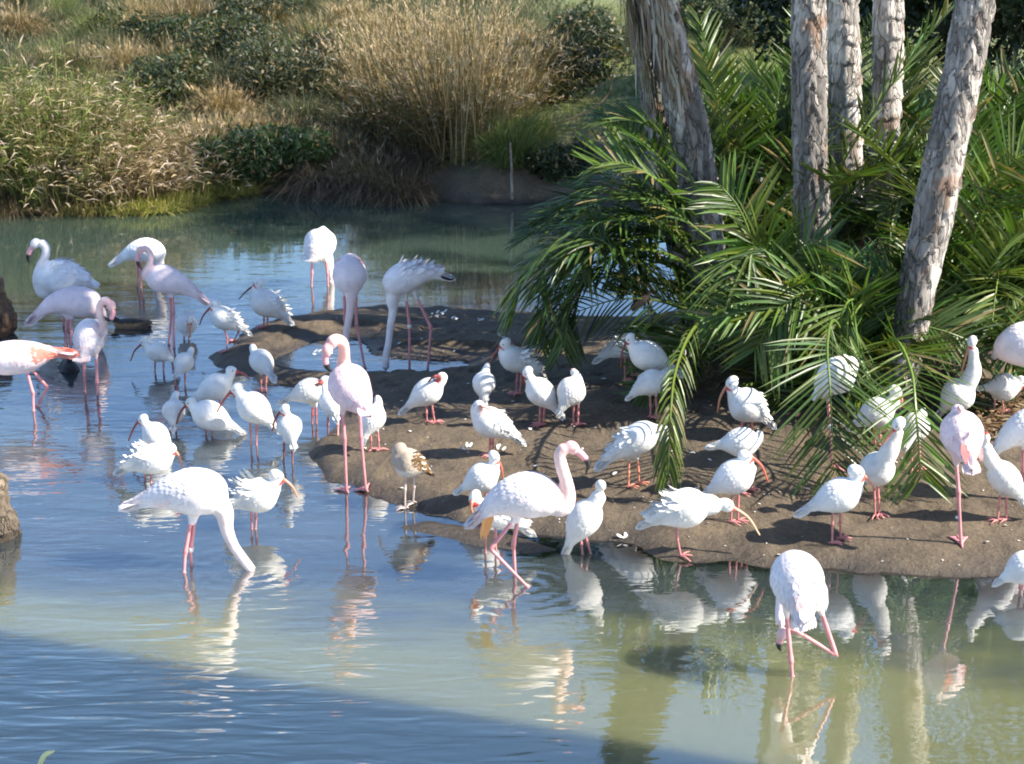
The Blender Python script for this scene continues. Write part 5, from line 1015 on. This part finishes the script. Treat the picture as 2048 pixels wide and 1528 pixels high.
def carpet(name, n, x0, x1, y0, y1, h, pal, label, seed, cond=None):
    r_ = np.random.default_rng(seed); x = r_.uniform(x0, x1, n); y = r_.uniform(y0, y1, n); z = height(x, y); k = (z > .12) & (cond(x, y) if cond else True); x, y, z = x[k], y[k], z[k]; n = len(x)
    hh = h * (.4 + .9 * r_.random(n)) * (.6 + .8 * (vnoise(x, y, .6) + .5)); a = r_.random(n) * 2 * pi; sd = np.stack([np.cos(a), np.sin(a), np.zeros(n)], 1) * .008; b = np.stack([x, y, z - .02], 1); le = r_.normal(size=(n, 3)) * .35; le[:, 2] = 1
    m = b + le * (hh * .55)[:, None]; t = b + le * np.stack([hh * 1.3, hh * 1.3, hh * .95], 1); V = np.stack([b - sd, b + sd, m + sd * .8, m - sd * .8, t], 1).reshape(-1, 3); o = (np.arange(n) * 5)[:, None]
    F = [tuple(f) for f in np.hstack([o, o + 1, o + 2, o + 3]).tolist()] + [tuple(f) for f in np.hstack([o + 3, o + 2, o + 4]).tolist()]
    cols = np.array(PAL[pal]); c = cols[r_.integers(0, len(cols), n)] * (.6 + .8 * r_.random(n))[:, None]; ob = mesh_obj(name, V, F, M_BLADE, None, (0, 0, 0), False, np.repeat(c, 5, axis=0)); tag(ob, label, 'grass', None, 'stuff')
carpet('bank_grass', 15000, -7, -.8, 20.3, 27, .18, 'brown', 'dry and green grass covering the left slope', 21)
carpet('lawn_grass', 30000, -1, 7, 20.8, 34, .09, 'green', 'short lawn grass behind the palms and the golden grass', 22)
carpet('slope_grass', 14000, -9, -.6, 21, 29, .26, 'grey', 'brown and dry grass among the tufts of the left slope', 24)
carpet('upper_grass', 12000, -9, 1, 26, 36, .34, 'grey', 'mixed grass on the upper left slope', 23)

# ------------------------------------------------------------------ rocks, driftwood, post, ducks, small bird
def rock(name, u0, v0, w, h, label, col, seed, strata=1.0):
    b = on_z(u0, v0); Y = b.y; W_ = w * px_m(Y, v0); H_ = h * px_m(Y, v0) / .95; nx_, nz = 64, 44; V = []; K = []; base = np.array(col)
    for i in range(nz):
        p = i / (nz - 1); zz = -.15 + (H_ + .15) * p; prof = (1 - max(0, (p - .45) / .55) ** 2.2) ** .5 if p > .45 else 1.0; prof *= .86 + .10 * sin(p * 13 + seed) * strata
        for j in range(nx_):
            a = 2 * pi * j / nx_; nz_ = float(vnoise(a * 2 + seed, p * 5, 1.)) * .34 + float(vnoise(cos(a) * 4 + seed, p * 17 + sin(a) * 3, 1.)) * .20 + float(vnoise(cos(a) * 9 + seed, p * 33 + sin(a) * 8, 1.)) * .10
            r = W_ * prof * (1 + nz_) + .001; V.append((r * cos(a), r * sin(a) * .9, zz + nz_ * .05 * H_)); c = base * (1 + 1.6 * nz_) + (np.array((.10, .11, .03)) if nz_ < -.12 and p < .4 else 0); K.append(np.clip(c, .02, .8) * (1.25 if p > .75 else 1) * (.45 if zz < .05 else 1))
    F = [(i * nx_ + j, i * nx_ + (j + 1) % nx_, (i + 1) * nx_ + (j + 1) % nx_, (i + 1) * nx_ + j) for i in range(nz - 1) for j in range(nx_)]; F.append(tuple((nz - 1) * nx_ + j for j in range(nx_)))
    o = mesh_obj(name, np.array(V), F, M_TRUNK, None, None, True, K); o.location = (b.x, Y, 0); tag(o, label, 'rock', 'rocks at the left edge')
rock('rock', -28, 1072, 66, 140, 'rough brown rock rising from the water at the lower left edge', (.15, .115, .08), 3.1)
rock('rock', -22, 668, 56, 118, 'rusty brown rock with a pale top at the left edge beside the far flamingos', (.20, .12, .07), 8.4)
def union(parts, vox, it=4):
    mb = MB()
    for p in parts: mb.add(p)
    o = mesh_obj('tmp', mb.V, mb.F); m = o.modifiers.new('r', 'REMESH'); m.mode = 'VOXEL'; m.voxel_size = vox; s = o.modifiers.new('s', 'SMOOTH'); s.iterations = it
    bpy.context.view_layer.update(); me = bpy.data.meshes.new_from_object(o.evaluated_get(bpy.context.evaluated_depsgraph_get())); co = np.empty(len(me.vertices) * 3, np.float32); me.vertices.foreach_get('co', co)
    F = [tuple(p.vertices) for p in me.polygons]; d = o.data; bpy.data.objects.remove(o); bpy.data.meshes.remove(d); bpy.data.meshes.remove(me); return co.reshape(-1, 3).astype(float), F
def waterfowl(name, u, v, L, yaw, cols, label, cat, head=(.36, .26), z0=-.03):
    p = on_z(u, v) if z0 < 0 else None; s = L; f = np.array((1, 0, 0.)); P = lambda x, z, y=0: np.array((x * s, y * s, z * s))
    C = catmull(np.array([list(P(-.5, .12)) + [.03 * s], list(P(-.36, .09)) + [.09 * s], list(P(-.1, .05)) + [.17 * s], list(P(.16, .05)) + [.17 * s], list(P(.32, .07)) + [.11 * s]]), 16)
    hx, hzz = head; N_ = catmull(np.array([list(P(.25, .1)) + [.09 * s], list(P(hx - .02, .2)) + [.065 * s], list(P(hx, hzz + .02)) + [.065 * s]]), 8)
    co, F = union([tube(C[:, :3], C[:, 3], 14), tube(N_[:, :3], N_[:, 3], 12), sphere(P(hx + .02, hzz + .03), .078 * s, 12, 8)], .011 * s / .4, 3)
    K = np.tile(np.array(cols[0]), (len(co), 1)); K[co[:, 2] > .13 * s] = cols[1]; K[co[:, 2] > hzz * s * .72] = cols[2]; K *= (1 + vnoise(co[:, 0], co[:, 1] + co[:, 2] * 2, .02) * .7)[:, None]
    mb = MB(); mb.add((co.tolist(), F), K, 0); mb.add(tube([P(hx + .07, hzz + .03), P(hx + .13, hzz + .015), P(hx + .19, hzz)], [.03 * s, .026 * s, .014 * s], 8), cols[3], 1)
    for sg in (-1, 1): mb.add(sphere(P(hx + .05, hzz + .05, sg * .062), .01 * s, 6, 5), (.01, .01, .01), 1)
    o = mb.obj(name, [M_PLUME, M_SKIN]); o.location = (p.x, p.y, 0); o.rotation_euler = (0, 0, yaw); tag(o, label, cat)
    for sg in (-1, 1):
        w = MB()
        for r in range(4):
            for k in range(4):
                b0 = P(.2 - r * .14, .14 - .035 * k, sg * (.06 + .035 * k)); e0 = b0 + P(-.24, .012 - .01 * k, 0); w.add(feather(b0, (b0 + e0) / 2 + P(0, .03, sg * .01), e0, np.array((0, sg * .5, 1.)), np.array((0, sg * .5, 1.)), .11 * s), np.array(cols[1]) * rnd.uniform(.7, 1.5))
        mesh_obj('wing', w.V, w.F, M_PLUME, o, None, True, w.C)
waterfowl('duck', 262, 655, .36, radians(180), [(.26, .16, .08), (.12, .08, .05), (.05, .045, .04), (.05, .045, .04)], 'brown duck floating behind the grey-necked flamingo, tail to the right', 'duck', (.38, .18))
waterfowl('duck', 139, 740, .34, radians(-70), [(.018, .016, .018), (.02, .018, .02), (.016, .014, .018), (.03, .03, .03)], 'small black duck floating below the pale lilac flamingo', 'duck', (.12, .30))
# small dark bird perched on the drooping frond
yb_ = cl['a'].location.y - .15; pb = on_y(1284, 606, yb_); co, F = union([tube([(-.07, 0, -.05), (-.03, 0, -.005), (.01, 0, .02), (.035, 0, .045)], [.008, .026, .034, .024], 12), sphere((.045, 0, .065), .024, 10, 8)], .006, 3)
mb = MB(); mb.add((co.tolist(), F), np.tile((.03, .022, .018), (len(co), 1)), 0); mb.add(tube([(.06, 0, .068), (.085, 0, .066)], [.007, .002], 6), (.05, .04, .03), 1); mb.add(tube([(0, .008, 0), (.0, .008, -.04)], [.003, .003], 5), (.05, .03, .02), 1); mb.add(tube([(.01, -.008, 0), (.01, -.008, -.04)], [.003, .003], 5), (.05, .03, .02), 1)
o = mb.obj('small_bird', [M_PLUME, M_SKIN]); o.location = pb; o.rotation_euler = (0, 0, radians(15)); tag(o, 'small dark bird perched on the thin drooping frond', 'bird')
w = MB(); [w.add(feather(np.array((-.0, sg * .022, .03)), np.array((-.04, sg * .026, .01)), np.array((-.085, sg * .012, -.04)), np.array((0, sg, .5)), np.array((0, sg, .5)), .03), (.022, .018, .015)) for sg in (-1, 1)]; mesh_obj('wings', w.V, w.F, M_PLUME, o, None, True, w.C)
pp = on_z(1298, 648); po = MB(); po.add(tube([(0, 0, -.2), (.003, 0, .05), (.0, 0, .22)], [.022, .02, .019], 10), (.50, .34, .24)); o = po.obj('short_post', [M_TRUNK]); o.location = pp; tag(o, 'short pale wooden post standing in the water behind the islet', 'post')
def stick(name, uvs, rads, col, label, cat, dz=0.0):
    g = ground(uvs[0][0], uvs[0][1]); P = [np.array(on_y(u, v, g.y + d)) - np.array(g) for u, v, d in uvs]; C = catmull(np.array([list(p) + [r * px_m(g.y)] for p, r in zip(P, rads)]), 20); m = MB(); m.add(tube(C[:, :3], C[:, 3], 8), col); o = m.obj(name, [M_TRUNK]); o.location = g; tag(o, label, cat); return o
stick('driftwood', [(84, 398, 0), (66, 384, 0), (48, 375, 0), (26, 372, .02)], [6, 6, 5, 3], (.45, .40, .34), 'pale driftwood branch lying on the left shore under the straw', 'driftwood')
stick('bare_branch', [(772, 230, 0), (725, 165, 0), (705, 160, 0), (702, 195, 0), (716, 215, 0)], [3, 2.5, 2.5, 2, 1.5], (.55, .50, .44), 'bare pale hooked branch left of the golden grass', 'branch')
stick('leaning_cane', [(1085, 255, 0), (1160, 230, 0), (1215, 190, 0), (1232, 120, 0)], [2.5, 2.2, 2, 1.3], (.34, .25, .13), 'long thin cane arching right over the shaded lawn', 'cane')
stick('dead_stalk', [(1024, 398, 0), (1023, 340, 0), (1020, 285, 0)], [3, 2.5, 2], (.32, .27, .22), 'upright dead stalk on the bare bank', 'stalk')
g = on_z(58, 1560); P = [(0, 0, -.1), tuple(Vector(on_y(84, 1519, g.y)) - g), tuple(Vector(on_y(108, 1502, g.y + .02)) - g)]; m = MB(); m.add(tube(catmull(np.array(P), 12), np.interp(np.linspace(0, 1, 12), [0, .8, 1], [.011, .010, .004]), 8), (.90, .80, .34)); o = m.obj('reed_tip', [M_BAND]); o.location = g; tag(o, 'yellow-green reed tip sticking up at the bottom left corner', 'reed')
# shed feathers and droppings on the mud, leaf litter at right
m = MB()
for k in range(420):
    u = rnd.uniform(480, 2048); v = rnd.uniform(635, 1135); p = ground(u, v)
    if p.z < .03 or (u > 1250 and v < 760): continue
    s = rnd.choice([.006, .007, .009, .012, .02]) * rnd.uniform(.7, 1.2); a = rnd.uniform(0, 6.28); q0 = np.array(p) + np.array((0, 0, .006)); d = np.array((cos(a), sin(a), rnd.uniform(0, .3))) * s * 1.6; up = np.array((0, 0, 1.))
    m.add(feather(q0, q0 + d * .5 + up * s * .3, q0 + d, up, up, s * 1.1), np.array((.75, .73, .68)) * rnd.uniform(.5, 1.05))
for (u, v) in [(868, 631), (874, 638), (884, 631), (908, 637), (958, 641), (632, 708), (1000, 676), (1248, 1075), (1000, 900), (935, 900)]:
    for j in range(3):
        p = ground(u + rnd.uniform(-5, 5), v + rnd.uniform(-4, 4)); a = rnd.uniform(0, 6.28); q0 = np.array(p) + np.array((0, 0, .008)); d = np.array((cos(a), sin(a), rnd.uniform(.1, .9))) * .032; up = np.array((0, -.5, 1.)); m.add(feather(q0, q0 + d * .5, q0 + d, up, up, .018), (.8, .79, .75))
tag(mesh_obj('shed_feathers', m.V, m.F, M_PLUME, None, (0, 0, 0), True, m.C), 'small white feathers and droppings scattered over the mud', 'feathers', None, 'stuff')
m = MB()
for k in range(900):
    u = rnd.choice([rnd.uniform(1930, 2060), rnd.uniform(1330, 2060)]); v = rnd.uniform(770, 885) if u > 1930 else rnd.uniform(700, 800)
    p = ground(u, v)
    if p.z < .03: continue
    s = rnd.uniform(.03, .13); a = rnd.uniform(0, 6.28); q0 = np.array(p) + np.array((0, 0, rnd.uniform(.004, .04))); d = np.array((cos(a), sin(a), rnd.uniform(-.1, .35))) * s; up = np.array((0, 0, 1.))
    m.add(feather(q0, q0 + d * .5 + up * s * .12, q0 + d, up, up, rnd.uniform(.008, .03)), np.array(rnd.choice([(.28, .18, .10), (.20, .12, .07), (.36, .27, .17)])) * rnd.uniform(.6, 1.2))
tag(mesh_obj('leaf_litter', m.V, m.F, M_BLADE, None, (0, 0, 0), True, m.C), 'dry leaves and twigs littering the ground under the palms', 'leaf litter', None, 'stuff')
